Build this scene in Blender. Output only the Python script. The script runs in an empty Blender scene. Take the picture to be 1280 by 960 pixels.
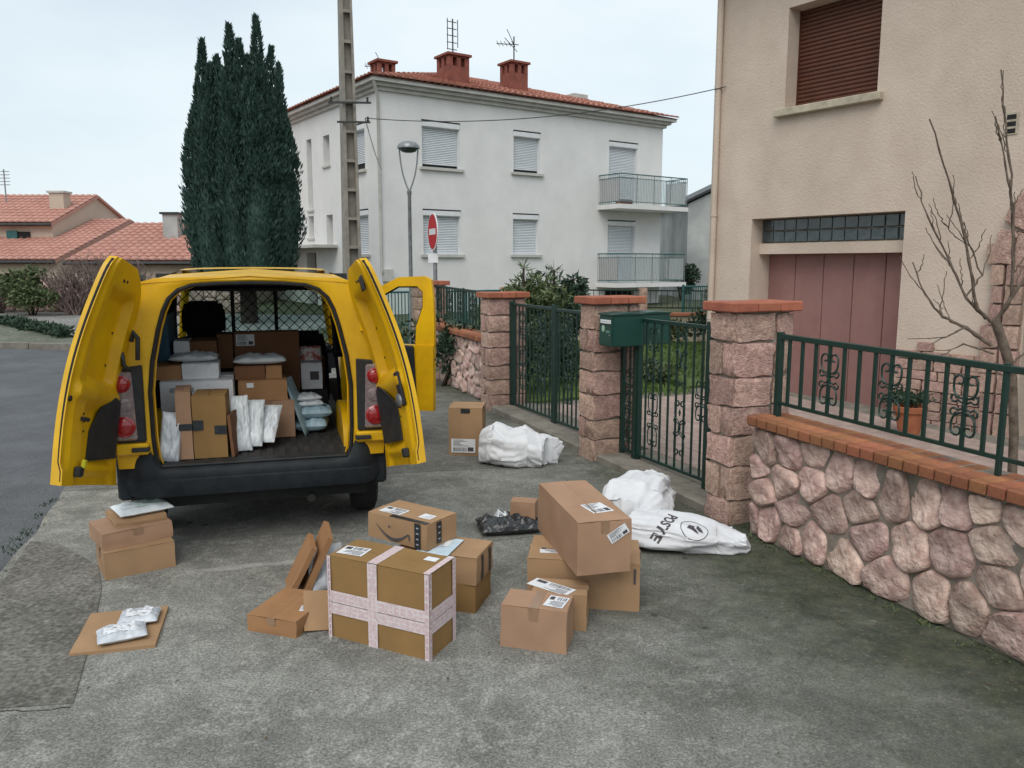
import bpy, bmesh, math, random
import numpy as np
from mathutils import Vector, Matrix, noise as mnoise
from mathutils.bvhtree import BVHTree

scene = bpy.context.scene
R_ = math.radians
random.seed(7)

# ------------------------------------------------------------------ camera
CAM_H = 2.03
cam_d = bpy.data.cameras.new('camera')
cam_d.sensor_width = 36.0
cam_d.lens = 36.0 * 1013.0 / 1280.0
cam_d.clip_start = 0.05
cam_d.clip_end = 2000.0
cam = bpy.data.objects.new('camera', cam_d)
scene.collection.objects.link(cam)
cam.location = (0, 0, CAM_H)
cam.rotation_euler = (R_(90 - 8.3675), 0, 0)
scene.camera = cam

# ------------------------------------------------------------------ sky + sun (overcast)
SUN_EL, SUN_AZ = 50.0, -165.0          # azimuth clockwise from +Y: behind the camera, a little to the left
world = bpy.data.worlds.new('World')
scene.world = world
world.use_nodes = True
wn, wl = world.node_tree.nodes, world.node_tree.links
wn.clear()
w_out = wn.new('ShaderNodeOutputWorld')
w_bg = wn.new('ShaderNodeBackground')
w_bg.inputs['Strength'].default_value = 0.13
w_sky = wn.new('ShaderNodeTexSky')
w_sky.sky_type = 'NISHITA'
w_sky.sun_disc = False
w_sky.sun_elevation = R_(SUN_EL)
w_sky.sun_rotation = R_(SUN_AZ)
w_sky.air_density = 1.0
w_sky.dust_density = 2.0
w_tc = wn.new('ShaderNodeTexCoord')
w_map = wn.new('ShaderNodeMapping')
w_map.inputs['Scale'].default_value = (1.0, 1.0, 2.6)
w_ns = wn.new('ShaderNodeTexNoise')
w_ns.inputs['Scale'].default_value = 2.3
w_ns.inputs['Detail'].default_value = 5.0
w_ns.inputs['Roughness'].default_value = 0.5
w_rmp = wn.new('ShaderNodeValToRGB')
w_rmp.color_ramp.elements[0].position = 0.30
w_rmp.color_ramp.elements[0].color = (0.62, 0.62, 0.62, 1)
w_rmp.color_ramp.elements[1].position = 0.62
w_rmp.color_ramp.elements[1].color = (0.97, 0.97, 0.97, 1)
w_cl = wn.new('ShaderNodeRGB')
w_cl.outputs[0].default_value = (5.7, 6.35, 6.65, 1)
w_mx = wn.new('ShaderNodeMix')
w_mx.data_type = 'RGBA'
wl.new(w_tc.outputs['Generated'], w_map.inputs['Vector'])
wl.new(w_map.outputs['Vector'], w_ns.inputs['Vector'])
wl.new(w_ns.outputs['Fac'], w_rmp.inputs['Fac'])
wl.new(w_rmp.outputs['Color'], w_mx.inputs[0])
wl.new(w_sky.outputs['Color'], w_mx.inputs[6])
wl.new(w_cl.outputs[0], w_mx.inputs[7])
wl.new(w_mx.outputs[2], w_bg.inputs['Color'])
wl.new(w_bg.outputs['Background'], w_out.inputs['Surface'])

sun_d = bpy.data.lights.new('sun', 'SUN')
sun_d.energy = 1.5
sun_d.angle = R_(45)
sun_d.color = (1.0, 0.955, 0.89)
sun = bpy.data.objects.new('sun', sun_d)
scene.collection.objects.link(sun)
sun.rotation_euler = (R_(90 - SUN_EL), 0, -R_(SUN_AZ) + math.pi)
_sd = Vector((math.sin(R_(SUN_AZ)) * math.cos(R_(SUN_EL)), math.cos(R_(SUN_AZ)) * math.cos(R_(SUN_EL)), math.sin(R_(SUN_EL))))
sun.rotation_euler = _sd.to_track_quat('Z', 'Y').to_euler()
sun.location = _sd * 60

vs = scene.view_settings
vs.view_transform = 'Standard'
vs.look = 'None'
vs.exposure = 0.22
vs.gamma = 1.0
vs.use_curve_mapping = False
scene.cycles.use_denoising = True
scene.cycles.max_bounces = 8
scene.cycles.transparent_max_bounces = 12

# ------------------------------------------------------------------ helpers
COL = scene.collection
WM = {}                                    # object name -> world matrix
SL = 0.0205458                             # street rises gently along UH
UH = (-0.3738, 0.92751)

def gz(x, y):
    t = x * UH[0] + y * UH[1]
    return SL * max(-30.0, min(34.0, t))

def srgb(r, g, b, k=1.0):
    f = lambda c: ((c / 255.0) / 12.92 if c / 255.0 <= 0.04045 else ((c / 255.0 + 0.055) / 1.055) ** 2.4)
    return (f(r) * k, f(g) * k, f(b) * k)

def azv(deg):
    return Vector((math.sin(R_(deg)), math.cos(R_(deg)), 0))

def frame(x, y, az, h=0.0, tilt=True, z=None):
    """local X along azimuth az, local Y 90 degrees to its left, Z up (square to the sloping ground)"""
    X = azv(az)
    Y = Vector((-X.y, X.x, 0))
    if tilt:
        X = Vector((X.x, X.y, SL * (X.x * UH[0] + X.y * UH[1]))).normalized()
        Y = Vector((Y.x, Y.y, SL * (Y.x * UH[0] + Y.y * UH[1])))
        Y = (Y - X * Y.dot(X)).normalized()
    Z = X.cross(Y)
    M = Matrix((X, Y, Z)).transposed().to_4x4()
    M.translation = (x, y, (gz(x, y) if z is None else z) + h)
    return M

T_ = Matrix.Translation
def RX(a): return Matrix.Rotation(R_(a), 4, 'X')
def RY(a): return Matrix.Rotation(R_(a), 4, 'Y')
def RZ(a): return Matrix.Rotation(R_(a), 4, 'Z')
def SC(x, y, z): return Matrix.Diagonal((x, y, z, 1))

def put(o, parent=None, M=None):
    """link o; M is its world matrix"""
    M = M.copy() if M is not None else Matrix.Identity(4)
    COL.objects.link(o)
    if parent is not None:
        o.parent = parent
        o.matrix_parent_inverse = WM[parent.name].inverted()
    o.matrix_basis = M
    WM[o.name] = M
    return o

def tag(o, label=None, cat=None, group=None, kind=None):
    if label: o['label'] = label
    if cat: o['category'] = cat
    if group: o['group'] = group
    if kind: o['kind'] = kind
    return o

def root(name, M, label, cat, group=None):
    e = bpy.data.objects.new(name, None)
    e.empty_display_size = 0.1
    put(e, None, M)
    return tag(e, label, cat, group)

class MB:
    def __init__(s):
        s.v, s.f, s.m = [], [], []
    def add(s, vs_, fs, mat=0, M=None):
        o = len(s.v)
        s.v += [tuple(M @ Vector(p)) for p in vs_] if M is not None else [tuple(p) for p in vs_]
        s.f += [tuple(i + o for i in q) for q in fs]
        s.m += [mat] * len(fs)
        return s
    def box(s, x0, x1, y0, y1, z0, z1, mat=0, M=None):
        x0, x1 = min(x0, x1), max(x0, x1); y0, y1 = min(y0, y1), max(y0, y1); z0, z1 = min(z0, z1), max(z0, z1)
        v = [(x, y, z) for z in (z0, z1) for x, y in ((x0, y0), (x1, y0), (x1, y1), (x0, y1))]
        return s.add(v, [(3, 2, 1, 0), (4, 5, 6, 7), (0, 1, 5, 4), (1, 2, 6, 5), (2, 3, 7, 6), (3, 0, 4, 7)], mat, M)
    def prism(s, poly, lo, hi, mat=0, M=None, axis='z'):
        n = len(poly)
        mk = {'z': lambda p, h: (p[0], p[1], h), 'y': lambda p, h: (p[0], h, p[1]), 'x': lambda p, h: (h, p[0], p[1])}[axis]
        v = [mk(p, lo) for p in poly] + [mk(p, hi) for p in poly]
        f = [tuple(range(n))[::-1], tuple(range(n, 2 * n))] + [(i, (i + 1) % n, n + (i + 1) % n, n + i) for i in range(n)]
        return s.add(v, f, mat, M)
    def tube(s, pts, r, n=6, mat=0, M=None, closed=False, flat=None):
        pts = [Vector(p) for p in pts]
        k = len(pts)
        rr = r if isinstance(r, (list, tuple)) else [r] * k
        v, f = [], []
        up = None
        for i, p in enumerate(pts):
            a = pts[(i - 1) % k] if (i > 0 or closed) else p
            b = pts[(i + 1) % k] if (i < k - 1 or closed) else p
            d = (b - a)
            d = d.normalized() if d.length > 1e-9 else Vector((0, 0, 1))
            if up is None:
                up = d.orthogonal().normalized()
            up = (up - d * up.dot(d))
            up = up.normalized() if up.length > 1e-6 else d.orthogonal().normalized()
            q = d.cross(up)
            for j in range(n):
                a_ = 2 * math.pi * (j + .5) / n
                v.append(p + (up * math.cos(a_) + q * math.sin(a_)) * rr[i])
        for i in range(k if closed else k - 1):
            i2 = (i + 1) % k
            for j in range(n):
                f.append((i * n + j, i * n + (j + 1) % n, i2 * n + (j + 1) % n, i2 * n + j))
        if not closed:
            f.append(tuple(range(n))[::-1])
            f.append(tuple(range((k - 1) * n, k * n)))
        return s.add(v, f, mat, M)
    def lathe(s, prof, n=16, mat=0, M=None):
        v, f = [], []
        for r, z in prof:
            for j in range(n):
                a = 2 * math.pi * j / n
                v.append((r * math.cos(a), r * math.sin(a), z))
        for i in range(len(prof) - 1):
            for j in range(n):
                f.append((i * n + j, i * n + (j + 1) % n, (i + 1) * n + (j + 1) % n, (i + 1) * n + j))
        f.append(tuple(range(n))[::-1])
        f.append(tuple(range((len(prof) - 1) * n, len(prof) * n)))
        return s.add(v, f, mat, M)
    def loft(s, rings, mat=0, M=None, closed=True, caps=True):
        n = len(rings[0])
        v = [p for r in rings for p in r]
        f = []
        for i in range(len(rings) - 1):
            for j in range(n if closed else n - 1):
                f.append((i * n + j, i * n + (j + 1) % n, (i + 1) * n + (j + 1) % n, (i + 1) * n + j))
        if caps:
            f.append(tuple(range(n))[::-1])
            f.append(tuple(range((len(rings) - 1) * n, len(rings) * n)))
        return s.add(v, f, mat, M)
    def sheet(s, nx, ny, fn, mat=0, M=None):
        v = [fn(i / nx, j / ny) for j in range(ny + 1) for i in range(nx + 1)]
        f = [(j * (nx + 1) + i, j * (nx + 1) + i + 1, (j + 1) * (nx + 1) + i + 1, (j + 1) * (nx + 1) + i) for j in range(ny) for i in range(nx)]
        return s.add(v, f, mat, M)
    def mesh(s, name, mats, smooth=None, bevel=0, seg=1, fixn=False):
        me = bpy.data.meshes.new(name)
        me.from_pydata(s.v, [], s.f)
        for m in (mats if isinstance(mats, (list, tuple)) else [mats]):
            me.materials.append(m)
        if len(set(s.m)) > 1 or (s.m and s.m[0]):
            me.polygons.foreach_set('material_index', s.m)
        if bevel or fixn:
            bm = bmesh.new(); bm.from_mesh(me)
            if fixn:
                bmesh.ops.remove_doubles(bm, verts=bm.verts, dist=1e-5)
                bmesh.ops.recalc_face_normals(bm, faces=bm.faces)
            if bevel:
                bmesh.ops.bevel(bm, geom=list(bm.edges), offset=bevel, segments=seg, affect='EDGES', clamp_overlap=True)
            bm.to_mesh(me); bm.free()
        if smooth is not None:
            me.polygons.foreach_set('use_smooth', [True] * len(me.polygons))
            if smooth < 179:
                me.set_sharp_from_angle(angle=R_(smooth))
        me.update()
        return me
    def build(s, name, mats, parent=None, M=None, **k):
        return put(bpy.data.objects.new(name, s.mesh(name, mats, **k)), parent, M)

def inst(name, me, parent, M):
    return put(bpy.data.objects.new(name, me), parent, M)

def struct(o, label=None):
    o['kind'] = 'structure'
    if label: o['label'] = label
    return o

# ------------------------------------------------------------------ materials
MATS = {}
def mat(name, c1, c2=None, scale=6.0, lo=0.35, hi=0.65, rough=0.85, bump=0.0, bscale=60.0, rand=0.0, metal=0.0,
        spec=0.35, big=0.0, bigscale=0.7, stretch=1.0, coord='Object', transp=0.0, bdist=0.01, coat=0.0):
    m = bpy.data.materials.new(name); MATS[name] = m
    m.use_nodes = True
    nt = m.node_tree; n, l = nt.nodes, nt.links
    b = n['Principled BSDF']
    b.inputs['Roughness'].default_value = rough
    b.inputs['Metallic'].default_value = metal
    b.inputs['Specular IOR Level'].default_value = spec
    b.inputs['Coat Weight'].default_value = coat
    c2 = c2 or tuple(c * 0.82 for c in c1)
    tc = n.new('ShaderNodeTexCoord')
    ns = n.new('ShaderNodeTexNoise')
    ns.inputs['Scale'].default_value = scale
    ns.inputs['Detail'].default_value = 6
    ns.inputs['Roughness'].default_value = 0.62
    l.new(tc.outputs[coord], ns.inputs['Vector'])
    rp = n.new('ShaderNodeValToRGB')
    rp.color_ramp.elements[0].position = lo; rp.color_ramp.elements[1].position = hi
    rp.color_ramp.elements[0].color = (*c2, 1); rp.color_ramp.elements[1].color = (*c1, 1)
    l.new(ns.outputs['Fac'], rp.inputs['Fac'])
    col = rp.outputs['Color']
    if big:
        nb = n.new('ShaderNodeTexNoise'); nb.inputs['Scale'].default_value = bigscale; nb.inputs['Detail'].default_value = 4
        mp = n.new('ShaderNodeMapping'); mp.inputs['Scale'].default_value = (1, 1, stretch)
        l.new(tc.outputs[coord], mp.inputs['Vector']); l.new(mp.outputs['Vector'], nb.inputs['Vector'])
        mr = n.new('ShaderNodeMapRange'); mr.inputs[1].default_value = 0.3; mr.inputs[2].default_value = 0.7
        mr.inputs[3].default_value = 1 - big; mr.inputs[4].default_value = 1 + big * 0.6
        l.new(nb.outputs['Fac'], mr.inputs[0])
        mm = n.new('ShaderNodeMix'); mm.data_type = 'RGBA'; mm.blend_type = 'MULTIPLY'; mm.inputs[0].default_value = 1
        l.new(col, mm.inputs[6]); l.new(mr.outputs[0], mm.inputs[7]); col = mm.outputs[2]
    if rand:
        oi = n.new('ShaderNodeObjectInfo')
        mr = n.new('ShaderNodeMapRange'); mr.inputs[3].default_value = 1 - rand; mr.inputs[4].default_value = 1 + rand * 0.7
        l.new(oi.outputs['Random'], mr.inputs[0])
        mm = n.new('ShaderNodeMix'); mm.data_type = 'RGBA'; mm.blend_type = 'MULTIPLY'; mm.inputs[0].default_value = 1
        l.new(col, mm.inputs[6]); l.new(mr.outputs[0], mm.inputs[7]); col = mm.outputs[2]
        hs = n.new('ShaderNodeHueSaturation')
        mr2 = n.new('ShaderNodeMapRange'); mr2.inputs[3].default_value = 0.5 - 0.05 * rand; mr2.inputs[4].default_value = 0.5 + 0.05 * rand
        ml = n.new('ShaderNodeMath'); ml.operation = 'MULTIPLY'; ml.inputs[1].default_value = 7.31
        fr = n.new('ShaderNodeMath'); fr.operation = 'FRACT'
        l.new(oi.outputs['Random'], ml.inputs[0]); l.new(ml.outputs[0], fr.inputs[0]); l.new(fr.outputs[0], mr2.inputs[0])
        l.new(mr2.outputs[0], hs.inputs['Hue']); l.new(col, hs.inputs['Color']); col = hs.outputs['Color']
    l.new(col, b.inputs['Base Color'])
    if bump:
        nb = n.new('ShaderNodeTexNoise'); nb.inputs['Scale'].default_value = bscale; nb.inputs['Detail'].default_value = 4
        l.new(tc.outputs[coord], nb.inputs['Vector'])
        bp = n.new('ShaderNodeBump'); bp.inputs['Strength'].default_value = bump; bp.inputs['Distance'].default_value = bdist
        l.new(nb.outputs['Fac'], bp.inputs['Height']); l.new(bp.outputs['Normal'], b.inputs['Normal'])
    if transp:
        b.inputs['Transmission Weight'].default_value = 0
        b.inputs['Alpha'].default_value = 1 - transp
    return m

def glass(name, col, rough=0.02, alpha=0.25):
    """thin pane: mostly clear tinted, with a sheen"""
    m = bpy.data.materials.new(name); m.use_nodes = True
    nt = m.node_tree; n, l = nt.nodes, nt.links
    n.remove(n['Principled BSDF'])
    tr = n.new('ShaderNodeBsdfTransparent'); tr.inputs[0].default_value = (*col, 1)
    gl = n.new('ShaderNodeBsdfGlossy'); gl.inputs['Roughness'].default_value = rough
    fz = n.new('ShaderNodeFresnel'); fz.inputs[0].default_value = 1.5
    ad = n.new('ShaderNodeMath'); ad.operation = 'ADD'; ad.inputs[1].default_value = alpha; ad.use_clamp = True
    l.new(fz.outputs[0], ad.inputs[0])
    mx = n.new('ShaderNodeMixShader')
    l.new(ad.outputs[0], mx.inputs[0]); l.new(tr.outputs[0], mx.inputs[1]); l.new(gl.outputs[0], mx.inputs[2])
    l.new(mx.outputs[0], n['Material Output'].inputs['Surface'])
    return m

# paints, plastics, metals
m_yellow = mat('van_yellow_paint', srgb(236, 186, 10, .90), srgb(220, 168, 10, .86), scale=3, rough=0.42, spec=0.4, big=0.16, bigscale=2.5, coat=0.12)
m_black = mat('black_plastic', (0.018, 0.019, 0.021), (0.028, 0.029, 0.031), scale=14, rough=0.6, bump=0.08, bscale=300, bdist=0.002)
m_bumper = mat('bumper_plastic', (0.010, 0.014, 0.018), (0.022, 0.026, 0.03), scale=7, rough=0.62, spec=0.25, bump=0.06, bscale=400, bdist=0.001, big=0.2)
m_rubber = mat('rubber', (0.012, 0.012, 0.012), (0.02, 0.02, 0.019), scale=20, rough=0.85)
m_darkfab = mat('dark_fabric', (0.03, 0.034, 0.038), (0.018, 0.02, 0.023), scale=20, rough=0.95)
m_liner = mat('load_liner', (0.045, 0.043, 0.042), (0.02, 0.02, 0.02), scale=5, rough=0.75, bump=0.1, bscale=80)
m_redlens = mat('red_lens', (0.34, 0.010, 0.014), (0.26, 0.008, 0.010), scale=30, rough=0.15, spec=0.6, coat=0.5)
m_clearlens = mat('clear_lens', (0.26, 0.20, 0.20), (0.16, 0.12, 0.12), scale=40, rough=0.12, spec=0.6, coat=0.5)
m_steel = mat('grey_steel', (0.32, 0.33, 0.34), (0.22, 0.23, 0.24), scale=12, rough=0.45, metal=0.7)
m_darksteel = mat('dark_steel', (0.05, 0.05, 0.052), (0.035, 0.035, 0.036), scale=12, rough=0.5, metal=0.4)
m_wind = glass('windscreen_glass', (0.55, 0.72, 0.70), alpha=0.10)
m_clearglass = glass('door_window_glass', (0.82, 0.90, 0.88), alpha=0.03)
m_green = mat('green_gate_paint', (0.0075, 0.034, 0.025), (0.006, 0.024, 0.019), scale=8, rough=0.45, spec=0.45)
m_letter = mat('letterbox_green', (0.008, 0.056, 0.042), (0.007, 0.046, 0.036), scale=5, rough=0.4, spec=0.5)
m_teal = mat('teal_fence_paint', (0.035, 0.13, 0.125), (0.025, 0.10, 0.10), scale=5, rough=0.5)
m_white = mat('white_paint', (0.72, 0.73, 0.74), (0.64, 0.65, 0.66), scale=4, rough=0.5)
m_paper = mat('white_paper', (0.74, 0.75, 0.77), (0.66, 0.67, 0.70), scale=30, rough=0.7)
m_ink = mat('black_ink', (0.06, 0.045, 0.05), (0.09, 0.09, 0.095), scale=60, rough=0.7)
m_greyink = mat('grey_print', (0.30, 0.32, 0.36), (0.42, 0.44, 0.48), scale=60, rough=0.7)
m_pinkink = mat('pink_print', (0.56, 0.40, 0.42), (0.62, 0.50, 0.51), scale=60, rough=0.5)
m_tapeb = mat('printed_black_tape', (0.018, 0.022, 0.026), (0.035, 0.04, 0.046), scale=40, rough=0.35)
m_tapec = mat('clear_brown_tape', (0.30, 0.185, 0.115), (0.25, 0.155, 0.095), scale=14, rough=0.3, spec=0.5)
m_tapep = mat('white_printed_tape', (0.66, 0.57, 0.58), (0.55, 0.44, 0.46), scale=45, lo=0.42, hi=0.52, rough=0.3, spec=0.5)
m_blueink = mat('light_blue_paper', (0.55, 0.66, 0.72), (0.45, 0.56, 0.64), scale=12, rough=0.6)
def cardboard(name, r, g, b, k=0.85):
    c = srgb(r, g, b, k)
    return mat(name, c, tuple(x * 0.86 for x in c), scale=5, lo=0.3, hi=0.7, rough=0.85, spec=0.25, bump=0.05, bscale=90, big=0.10, bigscale=3.0, bdist=0.004)
m_card = cardboard('cardboard_tan', 186, 150, 114, .78)
m_cardp = cardboard('cardboard_pinkish', 188, 150, 122, .78)
m_cardo = cardboard('cardboard_ochre', 168, 132, 84, .74)
m_cardr = cardboard('cardboard_rusty', 184, 138, 98, .76)
m_cardd = cardboard('cardboard_dark', 130, 92, 66)
m_cardin = cardboard('cardboard_edge', 120, 88, 58)
m_mailer = mat('grey_white_plastic_mailer', (0.56, 0.59, 0.63), (0.42, 0.45, 0.49), scale=7, rough=0.32, spec=0.5, bump=0.25, bscale=22, bdist=0.01)
m_mailerw = mat('white_plastic_mailer', (0.70, 0.74, 0.76), (0.62, 0.66, 0.69), scale=6, rough=0.35, spec=0.5, bump=0.22, bscale=20, bdist=0.01)
m_mailerb = mat('pale_blue_plastic_mailer', (0.36, 0.50, 0.57), (0.27, 0.40, 0.47), scale=6, rough=0.35, bump=0.25, bscale=20, bdist=0.01)
m_blackbag = mat('black_plastic_bag', (0.012, 0.013, 0.015), (0.03, 0.032, 0.036), scale=9, rough=0.22, spec=0.6, bump=0.5, bscale=18, bdist=0.02)
m_sack = mat('white_woven_sack', (0.70, 0.71, 0.73), (0.62, 0.63, 0.66), scale=9, rough=0.6, bump=0.12, bscale=260, bdist=0.003)
m_bluecrate = mat('blue_folder', (0.03, 0.09, 0.15), (0.02, 0.07, 0.12), scale=6, rough=0.6)
# masonry
m_stone = mat('pink_granite_stone', srgb(230, 202, 190, 0.84), srgb(178, 140, 130, 0.76), scale=11, lo=0.30, hi=0.66, rough=0.92, bump=1.0, bscale=30, rand=0.27, big=0.26, bigscale=3, bdist=0.02)
m_stone2 = mat('pink_dressed_stone', srgb(226, 194, 178, 0.80), srgb(178, 136, 124, 0.74), scale=10, lo=0.3, hi=0.66, rough=0.92, bump=1.0, bscale=22, rand=0.24, big=0.26, bigscale=4, bdist=0.015)
m_mortar = mat('grey_mortar', srgb(172, 160, 148, 0.80), srgb(124, 116, 106, 0.8), scale=6, rough=0.95, bump=0.6, bscale=70, big=0.25, bigscale=1.5)
m_brick = mat('orange_brick', srgb(184, 120, 86, 0.78), srgb(154, 98, 72, 0.78), scale=9, rough=0.9, bump=0.4, bscale=60, rand=0.20, big=0.34, bigscale=4, bdist=0.006)
m_brickcap = mat('orange_cap_tile', srgb(190, 118, 90, 0.78), srgb(166, 100, 78, 0.78), scale=8, rough=0.85, bump=0.3, bscale=60, rand=0.10, bdist=0.006)
m_redbrick = mat('red_chimney_brick', srgb(152, 92, 78, 0.8), srgb(126, 76, 66, 0.8), scale=4, rough=0.9, bump=0.4, bscale=20)
m_stucco = mat('beige_render', srgb(218, 201, 185, 0.82), srgb(208, 190, 174, 0.82), scale=2.0, rough=0.95, bump=0.55, bscale=38, big=0.09, bigscale=1.3, stretch=.22, bdist=0.014)
m_stuccol = mat('pale_sill_stone', srgb(206, 194, 172, 0.82), srgb(176, 166, 148, 0.8), scale=6, rough=0.9, bump=0.3, bscale=50)
m_whitewall = mat('white_render', srgb(232, 231, 229, 0.90), srgb(225, 224, 222, 0.88), scale=1.2, rough=0.95, bump=0.3, bscale=14, big=0.03, bigscale=1.1, stretch=.15)
m_cornice = mat('grey_cornice', srgb(208, 206, 200, 0.85), srgb(188, 186, 181, 0.85), scale=3, rough=0.9)
m_shutw = mat('white_shutter', (0.72, 0.75, 0.78), (0.68, 0.71, 0.74), scale=3, rough=0.5)
m_shutb = mat('brown_shutter', srgb(112, 70, 54, 0.75), srgb(100, 62, 48, 0.75), scale=5, rough=0.55)
m_garage = mat('maroon_garage_paint', srgb(164, 122, 116, 0.78), srgb(154, 113, 108, 0.78), scale=3, rough=0.55, big=0.10, bigscale=3, stretch=.2)
m_glassblk = mat('glass_block', (0.035, 0.05, 0.055), (0.065, 0.085, 0.09), scale=9, rough=0.12, spec=0.7, bump=0.3, bscale=12)
m_dark = mat('dark_interior', (0.012, 0.012, 0.013), (0.02, 0.02, 0.02), scale=4, rough=0.9)
m_tile = mat('terracotta_roof_tile', srgb(206, 144, 124, 0.78), srgb(166, 110, 96, 0.74), scale=2.2, lo=0.3, hi=0.7, rough=0.9, big=0.16, bigscale=0.8)
m_tile2 = mat('salmon_roof_tile', srgb(216, 164, 148, 0.76), srgb(202, 148, 134, 0.76), scale=1.2, rough=0.9, big=0.08, bigscale=0.5)
m_beige = mat('far_beige_render', srgb(214, 196, 178, 0.80), srgb(202, 184, 166, 0.80), scale=0.6, rough=0.95)
m_greywall = mat('pale_grey_render', srgb(196, 198, 196, 0.82), srgb(170, 173, 172, 0.8), scale=0.7, rough=0.95, big=0.15, bigscale=0.5)
m_conc = mat('pole_concrete', srgb(166, 160, 150, 0.78), srgb(140, 135, 127, 0.76), scale=5, rough=0.95, bump=0.3, bscale=40)
m_sign_r = mat('sign_red', (0.50, 0.022, 0.03), (0.44, 0.02, 0.028), scale=5, rough=0.4)
m_terra = mat('terracotta_pot', srgb(180, 112, 80, 0.8), srgb(156, 94, 66, 0.8), scale=8, rough=0.9, bump=0.2, bscale=40)
m_bark = mat('grey_brown_bark', srgb(142, 126, 112, 0.7), srgb(96, 84, 74, 0.7), scale=14, rough=0.95, bump=0.5, bscale=60)
m_barkd = mat('brown_trunk_bark', srgb(84, 70, 58, 0.7), srgb(56, 46, 40, 0.7), scale=10, rough=0.95)
m_thresh = mat('threshold_concrete', srgb(150, 144, 134, 0.8), srgb(120, 116, 106, 0.78), scale=5, rough=0.95, bump=0.4, bscale=60, big=0.15, bigscale=1.5)

def leafmat(name, c1, c2, scale=3.0, trans=0.25):
    m = mat(name, c1, c2, scale=scale, lo=0.3, hi=0.7, rough=0.65, spec=0.3)
    return m
m_cyp = leafmat('cypress_foliage', (0.048, 0.092, 0.072), (0.018, 0.046, 0.038), scale=2.2)
m_leaf = leafmat('shrub_leaf', (0.125, 0.155, 0.065), (0.05, 0.08, 0.034), scale=4)
m_leafd = leafmat('dark_shrub_leaf', (0.040, 0.075, 0.042), (0.018, 0.038, 0.024), scale=4)
m_leafl = leafmat('light_green_leaf', (0.11, 0.17, 0.05), (0.06, 0.11, 0.03), scale=5)
m_twig = mat('bare_twigs', srgb(150, 130, 124, 0.7), srgb(110, 96, 92, 0.7), scale=4, rough=0.95)
m_dry = leafmat('dry_brown_leaf', (0.16, 0.12, 0.07), (0.09, 0.07, 0.045), scale=4)
m_grass = leafmat('grass_blade', (0.12, 0.19, 0.045), (0.06, 0.11, 0.03), scale=2)
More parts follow.
